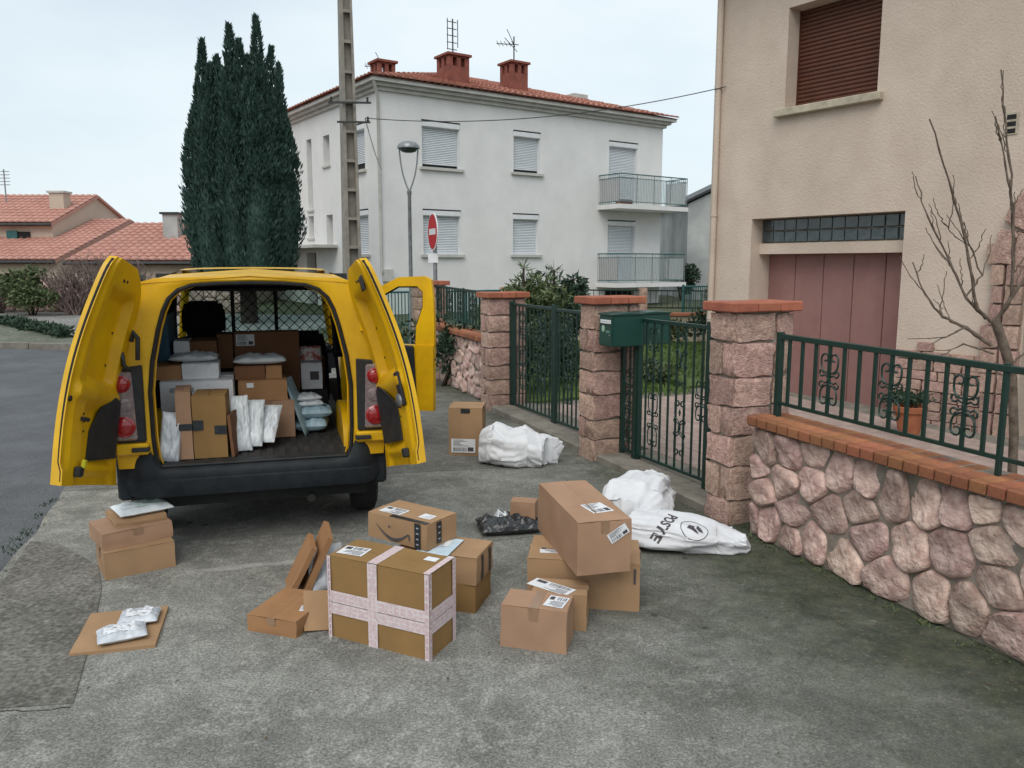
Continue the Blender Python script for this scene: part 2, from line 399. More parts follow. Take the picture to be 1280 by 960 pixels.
# ------------------------------------------------------------------ ground materials
def ground_mat(name, base, dark, light, moss=None, fine=90.0, bump=0.5, spot=True, patch=0.9):
    m = bpy.data.materials.new(name); m.use_nodes = True
    nt = m.node_tree; n, l = nt.nodes, nt.links
    b = n['Principled BSDF']; b.inputs['Roughness'].default_value = 0.93; b.inputs['Specular IOR Level'].default_value = 0.25
    tc = n.new('ShaderNodeTexCoord')
    def ns(s, d=5, r=0.6, dist=0.0):
        x = n.new('ShaderNodeTexNoise'); x.inputs['Scale'].default_value = s; x.inputs['Detail'].default_value = d
        x.inputs['Roughness'].default_value = r; x.inputs['Distortion'].default_value = dist
        l.new(tc.outputs['Object'], x.inputs['Vector']); return x.outputs['Fac']
    def ramp(fac, p0, p1, c0, c1):
        x = n.new('ShaderNodeValToRGB'); e = x.color_ramp.elements
        e[0].position, e[1].position = p0, p1; e[0].color, e[1].color = (*c0, 1), (*c1, 1)
        l.new(fac, x.inputs['Fac']); return x.outputs['Color']
    def mix(fac, a, c, mode='MIX'):
        x = n.new('ShaderNodeMix'); x.data_type = 'RGBA'; x.blend_type = mode
        if isinstance(fac, float): x.inputs[0].default_value = fac
        else: l.new(fac, x.inputs[0])
        for s, v in ((6, a), (7, c)):
            if isinstance(v, tuple): x.inputs[s].default_value = (*v, 1)
            else: l.new(v, x.inputs[s])
        return x.outputs[2]
    w, k = (1, 1, 1), (0, 0, 0)
    c = ramp(ns(1.7, 7, 0.65, 0.4), 0.36, 0.66, dark, base)                  # large stains
    c = mix(ramp(ns(6.5, 9, 0.78, 0.5), 0.48, 0.70, k, (patch,) * 3), c, light)
    c = mix(ramp(ns(16, 6, 0.75, 0.3), 0.56, 0.70, k, (0.5,) * 3), c, dark)        # worn pale patches
    c = mix(ramp(ns(2.6, 8, 0.75), 0.55, 0.78, k, (0.75,) * 3), c, dark)         # dirt
    c = mix(1.0, c, ramp(ns(0.55, 4, 0.6), 0.34, 0.66, (0.84, 0.84, 0.83), (1.16, 1.16, 1.15)), 'MULTIPLY')          # broad light and dark areas
    g1 = ramp(ns(fine, 2, 0.6), 0.34, 0.66, (0.63,) * 3, (1.34,) * 3)          # aggregate
    c = mix(1.0, c, g1, 'MULTIPLY')
    vo = n.new('ShaderNodeTexVoronoi'); vo.inputs['Scale'].default_value = fine * 0.62
    l.new(tc.outputs['Object'], vo.inputs['Vector'])
    g2 = ramp(vo.outputs['Distance'], 0.05, 0.5, (1.22,) * 3, (0.86,) * 3)
    c = mix(0.8, c, g2, 'MULTIPLY')
    if spot:
        vs_ = n.new('ShaderNodeTexVoronoi'); vs_.inputs['Scale'].default_value = 1.9; vs_.inputs['Randomness'].default_value = 1
        l.new(tc.outputs['Object'], vs_.inputs['Vector'])
        c = mix(ramp(vs_.outputs['Distance'], 0.035, 0.06, (0.8,) * 3, k), c, tuple(x * 0.25 for x in dark))
    if moss:
        # damp algae and moss that creeps out from the foot of the wall
        sx = n.new('ShaderNodeVectorMath'); sx.operation = 'DOT_PRODUCT'; sx.inputs[1].default_value = (0.9164, 0.4003, 0)
        l.new(tc.outputs['Object'], sx.inputs[0])
        ad = n.new('ShaderNodeMath'); ad.operation = 'MULTIPLY_ADD'; ad.inputs[1].default_value = 2.8; ad.inputs[2].default_value = -1.4
        l.new(ns(1.6, 7, 0.7), ad.inputs[0])
        su = n.new('ShaderNodeMath'); su.operation = 'ADD'
        l.new(sx.outputs['Value'], su.inputs[0]); l.new(ad.outputs[0], su.inputs[1])
        mk = ramp_val = n.new('ShaderNodeMapRange'); mk.inputs[1].default_value = 1.7; mk.inputs[2].default_value = 3.5
        mk.inputs[4].default_value = 0.88
        l.new(su.outputs[0], mk.inputs[0])
        # only alongside the low wall, fading before the gates
        sy = n.new('ShaderNodeVectorMath'); sy.operation = 'DOT_PRODUCT'; sy.inputs[1].default_value = (-0.4003, 0.9164, 0)
        l.new(tc.outputs['Object'], sy.inputs[0])
        m2 = n.new('ShaderNodeMapRange'); m2.inputs[1].default_value = 6.6; m2.inputs[2].default_value = 4.2; m2.inputs[3].default_value = 0.25
        l.new(sy.outputs['Value'], m2.inputs[0])
        mu = n.new('ShaderNodeMath'); mu.operation = 'MULTIPLY'
        l.new(mk.outputs[0], mu.inputs[0]); l.new(m2.outputs[0], mu.inputs[1])
        mc = ramp(ns(7, 6, 0.7), 0.38, 0.68, moss[0], moss[1])
        mc = mix(ramp(ns(34, 4, 0.7), 0.58, 0.70, k, (0.45,) * 3), mc, base)
        c = mix(mu.outputs[0], c, mc)
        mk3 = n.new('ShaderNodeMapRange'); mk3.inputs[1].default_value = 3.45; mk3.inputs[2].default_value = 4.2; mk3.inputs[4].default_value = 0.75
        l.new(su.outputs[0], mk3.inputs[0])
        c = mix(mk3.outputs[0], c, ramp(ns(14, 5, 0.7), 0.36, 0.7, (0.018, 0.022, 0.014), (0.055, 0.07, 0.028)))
    l.new(c, b.inputs['Base Color'])
    bp = n.new('ShaderNodeBump'); bp.inputs['Strength'].default_value = bump; bp.inputs['Distance'].default_value = 0.006
    l.new(ns(fine, 5, 0.7), bp.inputs['Height']); l.new(bp.outputs['Normal'], b.inputs['Normal'])
    return m

m_pave = ground_mat('pavement_concrete', (0.262, 0.260, 0.240), (0.160, 0.158, 0.144), (0.375, 0.37, 0.34), moss=((0.026, 0.032, 0.020), (0.078, 0.086, 0.052)))
m_pave2 = ground_mat('pavement_concrete_upper', (0.205, 0.200, 0.185), (0.14, 0.137, 0.126), (0.29, 0.285, 0.265), moss=((0.05, 0.052, 0.03), (0.10, 0.10, 0.055)))
m_rough = ground_mat('exposed_aggregate', (0.185, 0.176, 0.158), (0.11, 0.104, 0.092), (0.31, 0.30, 0.27), fine=42, bump=1.0, patch=0.5)
m_asph = ground_mat('asphalt', (0.130, 0.136, 0.148), (0.10, 0.104, 0.114), (0.17, 0.176, 0.186), fine=110, bump=0.5, spot=False, patch=0.3)
m_farp = ground_mat('far_pavement', (0.26, 0.255, 0.245), (0.19, 0.187, 0.178), (0.33, 0.325, 0.31), fine=20, bump=0.2, spot=False)
m_earth = ground_mat('earth_and_turf', (0.10, 0.105, 0.06), (0.06, 0.068, 0.036), (0.16, 0.15, 0.10), fine=12, bump=0.6, spot=False)
m_turf = ground_mat('lawn_turf', (0.105, 0.15, 0.04), (0.06, 0.095, 0.026), (0.15, 0.19, 0.06), fine=40, bump=0.8, spot=False)
m_verge = ground_mat('worn_verge', (0.16, 0.165, 0.135), (0.10, 0.11, 0.075), (0.22, 0.22, 0.19), fine=30, bump=0.6, spot=False)
m_paver = mat('pinkish_paver', srgb(196, 174, 164, 0.72), srgb(168, 148, 140, 0.7), scale=4, rough=0.9, bump=0.25, bscale=60, rand=0.08)

# ------------------------------------------------------------------ the ground and the roads
def gsheet(name, poly, h, m, thick=0.0, parent=None):
    b = MB()
    n = len(poly)
    top = [(x, y, gz(x, y) + h) for x, y in poly]
    b.add(top, [tuple(range(n))])
    if thick:
        bot = [(x, y, z - thick) for x, y, z in top]
        o = len(b.v)
        b.v += bot
        b.f += [(j, i, o + i, o + j) for i, j in ((i, (i + 1) % n) for i in range(n))]
        b.m += [0] * n
    return b.build(name, m, parent)

UHp = Vector((UH[1], -UH[0], 0))
b = MB()
ts = (-300, -30, 34, 900)
for t in ts:
    for s_ in (-900, 900):
        p = Vector((UH[0], UH[1], 0)) * t + UHp * s_
        b.v.append((p.x, p.y, SL * max(-30.0, min(34.0, t)) - 0.17))
b.f = [(2 * i, 2 * i + 1, 2 * i + 3, 2 * i + 2) for i in range(3)]; b.m = [0] * 3
struct(b.build('ground', m_earth), 'open ground beyond the street')

def kerb_x(y): return -3.167 - 0.3285 * (y - 4.786)
def far_y(x): return 16.6 - 0.12 * (x + 9.1)
road = gsheet('road', [(kerb_x(-9) + .3, -9), (kerb_x(16) + .3, 16), (kerb_x(16) + 0.6, far_y(kerb_x(16)) + .05), (-60, far_y(-60) + .05), (-60, -9)], -0.085, m_asph)
struct(road, 'grey asphalt road beside the pavement')

def clip(poly, px, py, nx, ny, off=0.0):
    out = []
    for i in range(len(poly)):
        a, c = poly[i], poly[(i + 1) % len(poly)]
        da = (a[0] - px) * nx + (a[1] - py) * ny - off
        dc = (c[0] - px) * nx + (c[1] - py) * ny - off
        if da >= 0: out.append(a)
        if (da >= 0) != (dc >= 0):
            t = da / (da - dc); out.append((a[0] + (c[0] - a[0]) * t, a[1] + (c[1] - a[1]) * t))
    return out

U24, V24 = azv(-24), Vector((math.cos(R_(24)), math.sin(R_(24)), 0))
def ab(a, b_): return (U24.x * a + V24.x * b_, U24.y * a + V24.y * b_)      # along / across the property line
B0 = 3.855                                                              # street faces of the pillars
pave = root('pavement', frame(0, 5, 0), None, None); pave['kind'] = 'structure'; pave['label'] = 'stained concrete pavement along the stone wall'
# kerb edge, a little ragged
random.seed(3)
ke = [(kerb_x(y) + random.uniform(-.03, .03), y) for y in [x * 0.35 for x in range(-24, 47)]]
big_poly = ke + [ab(16.6, B0 + 0.75), ab(-9, B0 + 0.75)]
# joints: (point, unit normal towards the far side)
def jn(p, q):
    d = Vector((q[0] - p[0], q[1] - p[1])); d.normalize(); return (p[0], p[1], -d.y, d.x)
j1 = jn((-1.095, 7.195), (0.575, 7.577))
j2 = jn((-2.9, 4.62), (-0.9, 5.25))
def convex_parts(poly):
    return poly
s1 = clip(big_poly, j1[0], j1[1], j1[2], j1[3], 0.006)
rest = clip(big_poly, j1[0], j1[1], -j1[2], -j1[3], 0.006)
s2 = clip(rest, j2[0], j2[1], j2[2], j2[3], 0.005)
s3 = clip(rest, j2[0], j2[1], -j2[2], -j2[3], 0.005)
gsheet('slab', s1, 0.0, m_pave2, 0.16, pave)
gsheet('slab', s2, 0.0, m_pave, 0.16, pave)
gsheet('slab', s3, 0.0, m_pave, 0.16, pave)
rough_poly = [(-1.97, 3.39), (-2.20, 4.00), (-2.46, 4.63), (-2.66, 4.98), (-3.12, 5.36), (kerb_x(5.40) + .03, 5.40), (kerb_x(4.8) + .035, 4.8), (kerb_x(4.1) + .03, 4.1), (kerb_x(3.3) + .04, 3.3)]
gsheet('rough_slab', rough_poly, 0.006, m_rough, 0.0055, pave)

def strip(p, q, w):
    d = Vector((q[0] - p[0], q[1] - p[1])).normalized(); n = Vector((-d.y, d.x)) * w / 2
    pts = []
    for i in range(9):
        t = i / 8; r = random.uniform(.6, 1.3); pts.append((p[0] + (q[0] - p[0]) * t + n.x * r, p[1] + (q[1] - p[1]) * t + n.y * r))
    for i in range(8, -1, -1):
        t = i / 8; r = random.uniform(.6, 1.3); pts.append((p[0] + (q[0] - p[0]) * t - n.x * r, p[1] + (q[1] - p[1]) * t - n.y * r))
    return pts
m_cement = mat('pale_cement', (0.34, 0.335, 0.31), (0.22, 0.215, 0.195), scale=14, lo=.35, hi=.6, rough=.95, bump=.3, bscale=90)
gsheet('cement_strip', strip((-2.05, 4.88), (-1.0, 5.21), .07), 0.0035, m_cement, 0.003, pave)
# far side of the junction
far_kerb = MB()
xs = [-45 + i * 1.0 for i in range(40)]
for i in range(len(xs) - 1):
    x0, x1 = xs[i], xs[i + 1] - 0.015
    p = [(x0, far_y(x0)), (x1, far_y(x1)), (x1, far_y(x1) + .16), (x0, far_y(x0) + .16)]
    far_kerb.add([(x, y, gz(x, y) - .10) for x, y in p] + [(x, y, gz(x, y) + .03) for x, y in p], [(4, 5, 6, 7), (0, 1, 5, 4), (1, 2, 6, 5), (2, 3, 7, 6), (3, 0, 4, 7)])
o = far_kerb.build('far_kerb', m_thresh); struct(o, 'pale kerb on the far side of the junction')
struct(gsheet('verge', [(-45, far_y(-45) + .16), (-5.6, far_y(-5.6) + .16), (-5.6, 17.9), (-9.5, 17.7), (-10.6, 18.9), (-13.4, 21.4), (-45, 27)], 0.012, m_verge, .15), 'worn grassy verge on the far side of the road')
struct(gsheet('far_pavement', [(-45, 27.2), (-13.4, 21.5), (-10.6, 19.0), (-9.3, 17.9), (-5.0, 18.2), (-4.6, 24.6), (-16, 25.2), (-45, 31)], 0.0, m_farp, .12), 'pale paved strip before the far garden wall')
struct(gsheet('building_forecourt', [(-5.0, 18.0), (ab(16.7, 0)[0], 16.2), (0.5, 16.0), (7, 24), (12, 33), (5, 40), (-12, 34)], -0.02, m_earth, .1), 'rough ground in front of the white apartment building')
# yard inside the property
yard = gsheet('yard', [ab(-2, B0 + .752), ab(9.7, B0 + .752), (3.6, 12.6), (6.5, 12.9), (13, 4), (8, -3)], -0.03, m_thresh, .1)
struct(yard, 'yard behind the stone wall and gates')
lawn = gsheet('lawn', [ab(9.75, B0 + .76), ab(16, B0 + .6), (1.2, 18.4), (5.6, 18.2), (6.4, 12.95), (3.6, 12.65)], 0.0, m_turf, .12)
struct(lawn, 'garden lawn behind the gates')
# pavers of the yard seen through the gates: each its own slab
pm = MB().box(-.193, .193, -.193, .193, -.03, .0).mesh('paver', m_paver, bevel=0.006)
for i in range(15):
    for j in range(9):
        x, y = ab(5.0 + i * 0.40 - 1.0, B0 + .97 + j * 0.40)
        if y > 12.5 or i * 0.4 + 4.0 > 9.5: continue
        inst('paver', pm, yard, frame(x, y, -24, 0.004 + random.uniform(-.001, .0015)) )
# ------------------------------------------------------------------ low mossy edge along the kerb and dead leaves (uncountable)
def tufts(name, spots, m, hmin, hmax, n_each=14, wid=0.006, lean=0.6, label=None, cat=None):
    vv, ff = [], []
    for (x, y, r) in spots:
        for _ in range(n_each):
            a = random.uniform(0, 6.283); q = r * math.sqrt(random.random())
            px, py = x + math.cos(a) * q, y + math.sin(a) * q
            z = gz(px, py) - 0.01
            h = random.uniform(hmin, hmax); dx, dy = random.gauss(0, lean) * h, random.gauss(0, lean) * h
            a2 = random.uniform(0, 6.283); wx, wy = math.cos(a2) * wid, math.sin(a2) * wid
            o = len(vv)
            vv += [(px - wx, py - wy, z), (px + wx, py + wy, z), (px + dx * .5 + wx * .7, py + dy * .5 + wy * .7, z + h * .65), (px + dx * .5 - wx * .7, py + dy * .5 - wy * .7, z + h * .65), (px + dx, py + dy, z + h)]
            ff += [(o, o + 1, o + 2, o + 3), (o + 3, o + 2, o + 4)]
    me = bpy.data.meshes.new(name); me.from_pydata(vv, [], ff); me.materials.append(m)
    o = put(bpy.data.objects.new(name, me))
    return tag(o, label, cat, kind='stuff')
random.seed(11)
sp = [(kerb_x(y) + random.uniform(-.10, .02), y, .05) for y in [random.uniform(4.2, 6.4) for _ in range(22)]]
tufts('kerb_grass', sp, m_leafd, .008, .03, 16, .004, .8, 'small grass tufts in the crack between road and pavement', 'grass')
sp = []
for _ in range(46):
    a = random.uniform(0, 2.3); p = (1.722 + .40035 * a, 5.692 - .9164 * a)
    sp.append((p[0] - random.uniform(0, .10), p[1] - random.uniform(0, .04), .03))
tufts('wall_foot_weeds', sp, m_leaf, .006, .032, 9, .006, 1.0, 'tiny weeds and moss along the foot of the low stone wall', 'weeds')
# grit and dead leaf scraps lying about
vv, ff = [], []
for _ in range(420):
    if random.random() < .55:
        a = random.uniform(0, 2.3); x, y = 1.70 + .40035 * a - abs(random.gauss(0, .35)), 5.68 - .9164 * a - abs(random.gauss(0, .15))
    else:
        x, y = random.uniform(-2.4, 2.0), random.uniform(2.8, 7.5)
    r = random.uniform(.003, .009); a = random.uniform(0, 6.28); z = gz(x, y) + .002
    o = len(vv)
    for k in range(4): vv.append((x + math.cos(a + k * 1.57) * r * random.uniform(.5, 1.3), y + math.sin(a + k * 1.57) * r * random.uniform(.5, 1.3), z + random.uniform(0, .004)))
    vv.append((x, y, z + .005)); ff += [(o, o + 1, o + 4), (o + 1, o + 2, o + 4), (o + 2, o + 3, o + 4), (o + 3, o, o + 4)]
me = bpy.data.meshes.new('litter'); me.from_pydata(vv, [], ff); me.materials.append(m_dry)
tag(put(bpy.data.objects.new('ground_litter', me)), 'scattered grit and dead leaf scraps on the pavement', 'litter', kind='stuff')
def crack(pts, w):
    b = MB(); L, Rr = [], []
    q = []
    for i in range(len(pts) - 1):
        for k in range(10):
            t = k / 10; q.append(Vector((pts[i][0] + (pts[i + 1][0] - pts[i][0]) * t + random.gauss(0, .008), pts[i][1] + (pts[i + 1][1] - pts[i][1]) * t + random.gauss(0, .008), 0)))
    n = len(q)
    for i, p in enumerate(q):
        d = (q[min(i + 1, n - 1)] - q[max(i - 1, 0)]).normalized(); s = Vector((-d.y, d.x, 0)) * w * random.uniform(.3, 1)
        L.append(p + s); Rr.append(p - s)
    z = lambda p: (p.x, p.y, gz(p.x, p.y) + .0025)
    b.add([z(p) for p in L] + [z(p) for p in Rr], [(i, i + 1, n + i + 1, n + i) for i in range(n - 1)])
    return b.build('crack', m_crack, pave)
m_crack = mat('dirt_in_crack', (0.03, 0.03, 0.024), (0.055, 0.055, 0.04), scale=20, rough=1)
crack([(-2.0, 5.55), (-1.2, 5.62), (-.35, 5.85), (.3, 5.8), (1.1, 6.2)], .003)
crack([(-1.97, 3.36), (-2.35, 3.30), (-2.7, 3.28)], .004)
sp = [(random.uniform(0.2, 5.8), random.uniform(11.5, 17.9), .18) for _ in range(700)]
sp = [q for q in sp if q[0] * V24.x + q[1] * V24.y > B0 + 1.0 and not (q[1] < 12.7 and q[0] > 2.6)]
tufts('lawn_grass', sp, m_grass, .04, .11, 26, .007, .5, 'green lawn grass seen through the gates', 'grass')
# ------------------------------------------------------------------ stone pieces
def rough_block(seed, n=5, amp=0.085, rnd=0.20):
    """unit cube turned into a rough rounded block"""
    b = MB()
    def pt(p):
        x, y, z = p
        q = Vector((x, y, z))
        e = [abs(c) * 2 for c in q]
        # round the corners
        for i in range(3):
            k = sorted((e[(i + 1) % 3], e[(i + 2) % 3]))[1]
            q[i] *= 1 - rnd * max(0, k - 0.62) ** 2 * 2.0
        d = mnoise.noise_vector(Vector((x, y, z)) * 2.3 + Vector((seed * 7.1, seed * 3.3, seed))) * amp
        d += mnoise.noise_vector(Vector((x, y, z)) * 6 + Vector((seed * 2.1, 5, seed * 9))) * amp * .4
        return q + d
    idx = {}
    def vi(p):
        k = tuple(round(c, 4) for c in p)
        if k not in idx:
            idx[k] = len(b.v); b.v.append(tuple(pt(p)))
        return idx[k]
    for ax in range(3):
        for sgn in (-.5, .5):
            for i in range(n):
                for j in range(n):
                    q = []
                    for di, dj in ((0, 0), (1, 0), (1, 1), (0, 1)):
                        p = [0, 0, 0]; p[ax] = sgn; p[(ax + 1) % 3] = (i + di) / n - .5; p[(ax + 2) % 3] = (j + dj) / n - .5
                        q.append(vi(p))
                    b.f.append(tuple(q) if sgn > 0 else tuple(q[::-1])); b.m.append(0)
    return b
BLOCKS = [rough_block(i).mesh('stone_block', m_stone2, smooth=60) for i in range(9)]

def block(name, parent, F, x0, x1, y0, y1, z0, z1, meshes=None):
    me = random.choice(meshes or BLOCKS)
    fl = random.choice((1, -1))
    M = F @ T_(((x0 + x1) / 2, (y0 + y1) / 2, (z0 + z1) / 2)) @ SC((x1 - x0), (y1 - y0), (z1 - z0)) @ (RZ(180) if fl < 0 else Matrix.Identity(4))
    return inst(name, me, parent, M)

def stone_pillar(x, y, ztop, label, Lv=.50, Lu=.30, courses=7, az=66):
    g0 = gz(x, y) - .03
    F = frame(x, y, az, tilt=False, z=0)
    e = root('stone_gate_pillar', F @ T_((Lv / 2, Lu / 2, g0)), label, 'pillar', 'pink stone pillars along the street wall')
    MB().box(.025, Lv - .025, .025, Lu - .025, g0, ztop - .074).build('mortar_core', m_mortar, e, F)
    zb = ztop - .078
    ch = (zb - g0) / courses
    g = .007
    zc = [g0 + k * ch + (random.uniform(-.026, .026) if 0 < k < courses else 0) for k in range(courses + 1)]
    for c in range(courses):
        z0, z1 = zc[c] + g * .6, zc[c + 1] - g * .6
        j = random.uniform(-.025, .025)
        e1 = Lv * .72 + j
        if c % 2:
            block('stone', e, F, 0, e1 - g, 0, Lu * .52 + j, z0, z1)
            block('stone', e, F, 0, .12, Lu * .52 + j + g, Lu, z0, z1)
        else:
            block('stone', e, F, .014, e1 - g, 0, .14, z0, z1)
            block('stone', e, F, 0, .12, .014, Lu, z0, z1)
        block('stone', e, F, e1 + g, Lv, 0, Lu * .5, z0, z1)
        block('stone', e, F, .13, Lv, Lu * .55, Lu, z0, z1)
    ov = .045
    w = (Lv + 2 * ov) / 3
    for i in range(3):
        MB().box(-ov + i * w + .002, -ov + (i + 1) * w - .002, -ov, Lu + ov, ztop - .072 + random.uniform(-.002, .002), ztop + random.uniform(-.003, .003)).build('cap_tile', m_brickcap, e, F, bevel=.008)
    MB().box(.01, Lv - .01, .01, Lu - .01, ztop - .08, ztop - .0745).build('cap_bed', m_mortar, e, F)
    return e
random.seed(21)
stone_pillar(1.617, 5.846, 1.762, 'nearest pink stone pillar with orange cap at the end of the low wall', Lv=.54)
stone_pillar(0.784, 7.672, 1.732, 'middle pink stone pillar with orange cap beside the green letterboxes', courses=7)
stone_pillar(-0.284, 10.109, 1.690, 'pink stone pillar with orange cap at the far side of the double gate', courses=7)
px, py = ab(12.35, B0)
stone_pillar(px, py, 1.78, 'most distant pink stone pillar, seen past the open front door of the van', courses=8)

# ------------------------------------------------------------------ rubble walls with brick coping
def voronoi(seeds, x0, x1, y0, y1):
    cells = []
    for i, (ax, ay) in enumerate(seeds):
        poly = [(x0, y0), (x1, y0), (x1, y1), (x0, y1)]
        for j, (bx, by) in enumerate(seeds):
            if i == j: continue
            poly = clip(poly, (ax + bx) / 2, (ay + by) / 2, ax - bx, ay - by)
            if not poly: break
        cells.append(poly)
    return cells

def shrink(poly, d):
    cx = sum(p[0] for p in poly) / len(poly); cy = sum(p[1] for p in poly) / len(poly)
    out = poly
    n = len(poly)
    for i in range(n):
        a, c = poly[i], poly[(i + 1) % n]
        dx, dy = c[0] - a[0], c[1] - a[1]; L = math.hypot(dx, dy)
        if L < 1e-6: continue
        nx, ny = -dy / L, dx / L
        out = clip(out, a[0], a[1], nx, ny, d)
        if len(out) < 3: return None
    return out

def chaikin(p, it=2, k=.25):
    for _ in range(it):
        q = []
        for i in range(len(p)):
            a, c = p[i], p[(i + 1) % len(p)]
            q += [(a[0] * (1 - k) + c[0] * k, a[1] * (1 - k) + c[1] * k), (a[0] * k + c[0] * (1 - k), a[1] * k + c[1] * (1 - k))]
        p = q
    return p

def dedupe(p, e=0.012):
    o = []
    for q in p:
        if not o or math.hypot(q[0] - o[-1][0], q[1] - o[-1][1]) > e: o.append(q)
    if len(o) > 2 and math.hypot(o[0][0] - o[-1][0], o[0][1] - o[-1][1]) < e: o.pop()
    return o

def rubble(e, F3, cells, gap, proud, it=2, seed0=0, m=None):
    """F3(a,h,out) -> world point; every cell becomes a lumpy stone of its own"""
    for i, c in enumerate(cells):
        c = shrink(dedupe(c), gap) if len(c) > 2 else None
        if not c or len(c) < 3: continue
        c = chaikin(dedupe(c, .01), it, .16 if it == 1 else .25)
        if it == 1: c = chaikin(c, 1, .25)
        area = .5 * abs(sum(c[k][0] * c[(k + 1) % len(c)][1] - c[(k + 1) % len(c)][0] * c[k][1] for k in range(len(c))))
        if area < .0018: continue
        cx = sum(p[0] for p in c) / len(c); cy = sum(p[1] for p in c) / len(c)
        pr = proud * random.uniform(.75, 1.25)
        tx, ty = random.uniform(-.16, .16), random.uniform(-.16, .16)
        rings = []
        for sc, d in ((1.0, -.035), (1.0, .12), (.965, .66), (.88, .93), (.60, 1.0), (.28, 1.0)):
            ring = []
            for (x, y) in c:
                xx, yy = cx + (x - cx) * sc, cy + (y - cy) * sc
                nz = mnoise.noise(Vector((xx * 7, yy * 7, seed0 + i * 3.7))) * .85 + mnoise.noise(Vector((xx * 19, yy * 19, seed0 + i * 1.9))) * .45
                dd = d if d < 0 else pr * d + (nz * pr * .75 if d > .2 else 0) + ((xx - cx) * tx + (yy - cy) * ty)
                if .1 < d < .99:
                    w = 1 + nz * .055
                    xx, yy = cx + (xx - cx) * w, cy + (yy - cy) * w
                ring.append(Vector(F3(xx, yy, dd)))
            rings.append(ring)
        o = Vector(F3(cx, cy, 0))
        b = MB()
        rings = [[p - o for p in r] for r in rings]
        b.loft(rings, caps=False)
        k = len(b.v); n = len(c)
        b.v.append(tuple(Vector(F3(cx, cy, pr * 1.03)) - o))
        b.f += [((len(rings) - 1) * n + q, (len(rings) - 1) * n + (q + 1) % n, k) for q in range(n)]; b.m += [0] * n
        b.build('stone', m or m_stone, e, T_(o), smooth=50, fixn=True)

Sx, Sy = 1.722, 5.692
uw, vw = azv(-23.6), Vector((math.cos(R_(23.6)), math.sin(R_(23.6)), 0))
def WL(a, b_, h):
    x, y = Sx - uw.x * a + vw.x * b_, Sy - uw.y * a + vw.y * b_
    return Vector((x, y, gz(x, y) + h))
def wall_box(b, fn, a0, a1, b0, b1, h0, h1, mat_=0):
    v = [fn(a, q, h) for h in (h0, h1) for a, q in ((a0, b0), (a1, b0), (a1, b1), (a0, b1))]
    return b.add(v, [(3, 2, 1, 0), (4, 5, 6, 7), (0, 1, 5, 4), (1, 2, 6, 5), (2, 3, 7, 6), (3, 0, 4, 7)], mat_)

def low_wall(fn, a0, a1, seeds, label, brick, gap, proud, seed0, azd, hi=2):
    o = fn((a0 + a1) / 2, .12, 0)
    e = root('low_stone_wall', T_(o), label, 'wall', 'low rubble stone walls along the pavement')
    b = MB(); wall_box(b, fn, a0, a1, .018, .24, -.05, .803); b.build('mortar', m_mortar, e, smooth=30)
    rubble(e, lambda x, y, d: fn(x, -d + .03, y), voronoi(seeds, a0, a1, .0, .80), gap, proud, hi, seed0)
    b = MB(); wall_box(b, fn, a0, a1, -.045, .285, .806, .868); b.build('coping_bed', m_mortar, e)
    n = int((a1 - a0) / brick)
    bm_ = [MB().box(-brick / 2 + .004, brick / 2 - .004, 0, .185, 0, .066).mesh('coping_brick', m_brick, bevel=.006) for _ in range(1)][0]
    bm2 = MB().box(-brick / 2 + .004, brick / 2 - .004, 0, .150, 0, .060).mesh('coping_brick', m_brick, bevel=.006)
    for k in range(n):
        for me, q in ((bm_, -.062), (bm2, .135)):
            a = a0 + (k + .5) * brick
            p = fn(a, q, .810)
            M = frame(p.x, p.y, azd, z=p.z) @ T_((0, 0, random.uniform(-.002, .003))) @ RZ(random.uniform(-.8, .8)) @ RX(random.uniform(-.6, .6))
            inst('coping_brick', me, e, M)
    return e
random.seed(5)
SEEDS = [(0.118, 0.659), (0.357, 0.675), (0.601, 0.723), (0.606, 0.545), (0.811, 0.655), (1.048, 0.673), (1.208, 0.614), (1.45, 0.659), (1.63, 0.705), (1.798, 0.747), (1.973, 0.741), (0.109, 0.348), (0.33, 0.47), (0.196, 0.146), (0.437, 0.302), (0.761, 0.373), (0.983, 0.477), (0.606, 0.14), (1.061, 0.315), (0.875, 0.121), (1.372, 0.361), (1.629, 0.428), (1.871, 0.552), (1.234, 0.121), (1.531, 0.146), (1.754, 0.166), (1.898, 0.342), (1.979, 0.118), (2.13, 0.45), (2.2, .72), (2.24, .15), (2.4, .4), (2.45, .7), (2.5, .14), (2.64, .55), (2.7, .25), (2.85, .68), (2.9, .2), (3.05, .45), (0.04, .5), (0.42, .08), (0.02, .12)]
# local X of coping bricks runs along the wall towards the camera: azimuth -23.6+180; local Y then points into the property
low_wall(lambda a, q, h: WL(a, q, h), 0.0, 3.2, SEEDS, 'low wall of large pink rubble stones with orange brick coping, nearest the camera', .102, .0025, .044, 1.0, 156.4, 1)
def WF(a, q, h):
    x, y = ab(9.66 + a, B0 + .17 + q); return Vector((x, y, gz(x, y) + h))
random.seed(9)
sd = []
for _ in range(4000):
    p = (random.uniform(0, 2.68), random.uniform(.03, .78))
    if all(math.hypot((p[0] - q[0]), (p[1] - q[1]) * .9) > .145 for q in sd): sd.append(p)
def WFm(a, q, h): return WF(2.68 - a, q, h)
low_wall(WFm, 0.0, 2.68, sd, 'far low wall of small pink rubble stones behind the open front door of the van', .10, .009, .04, 50.0, 156, 1)

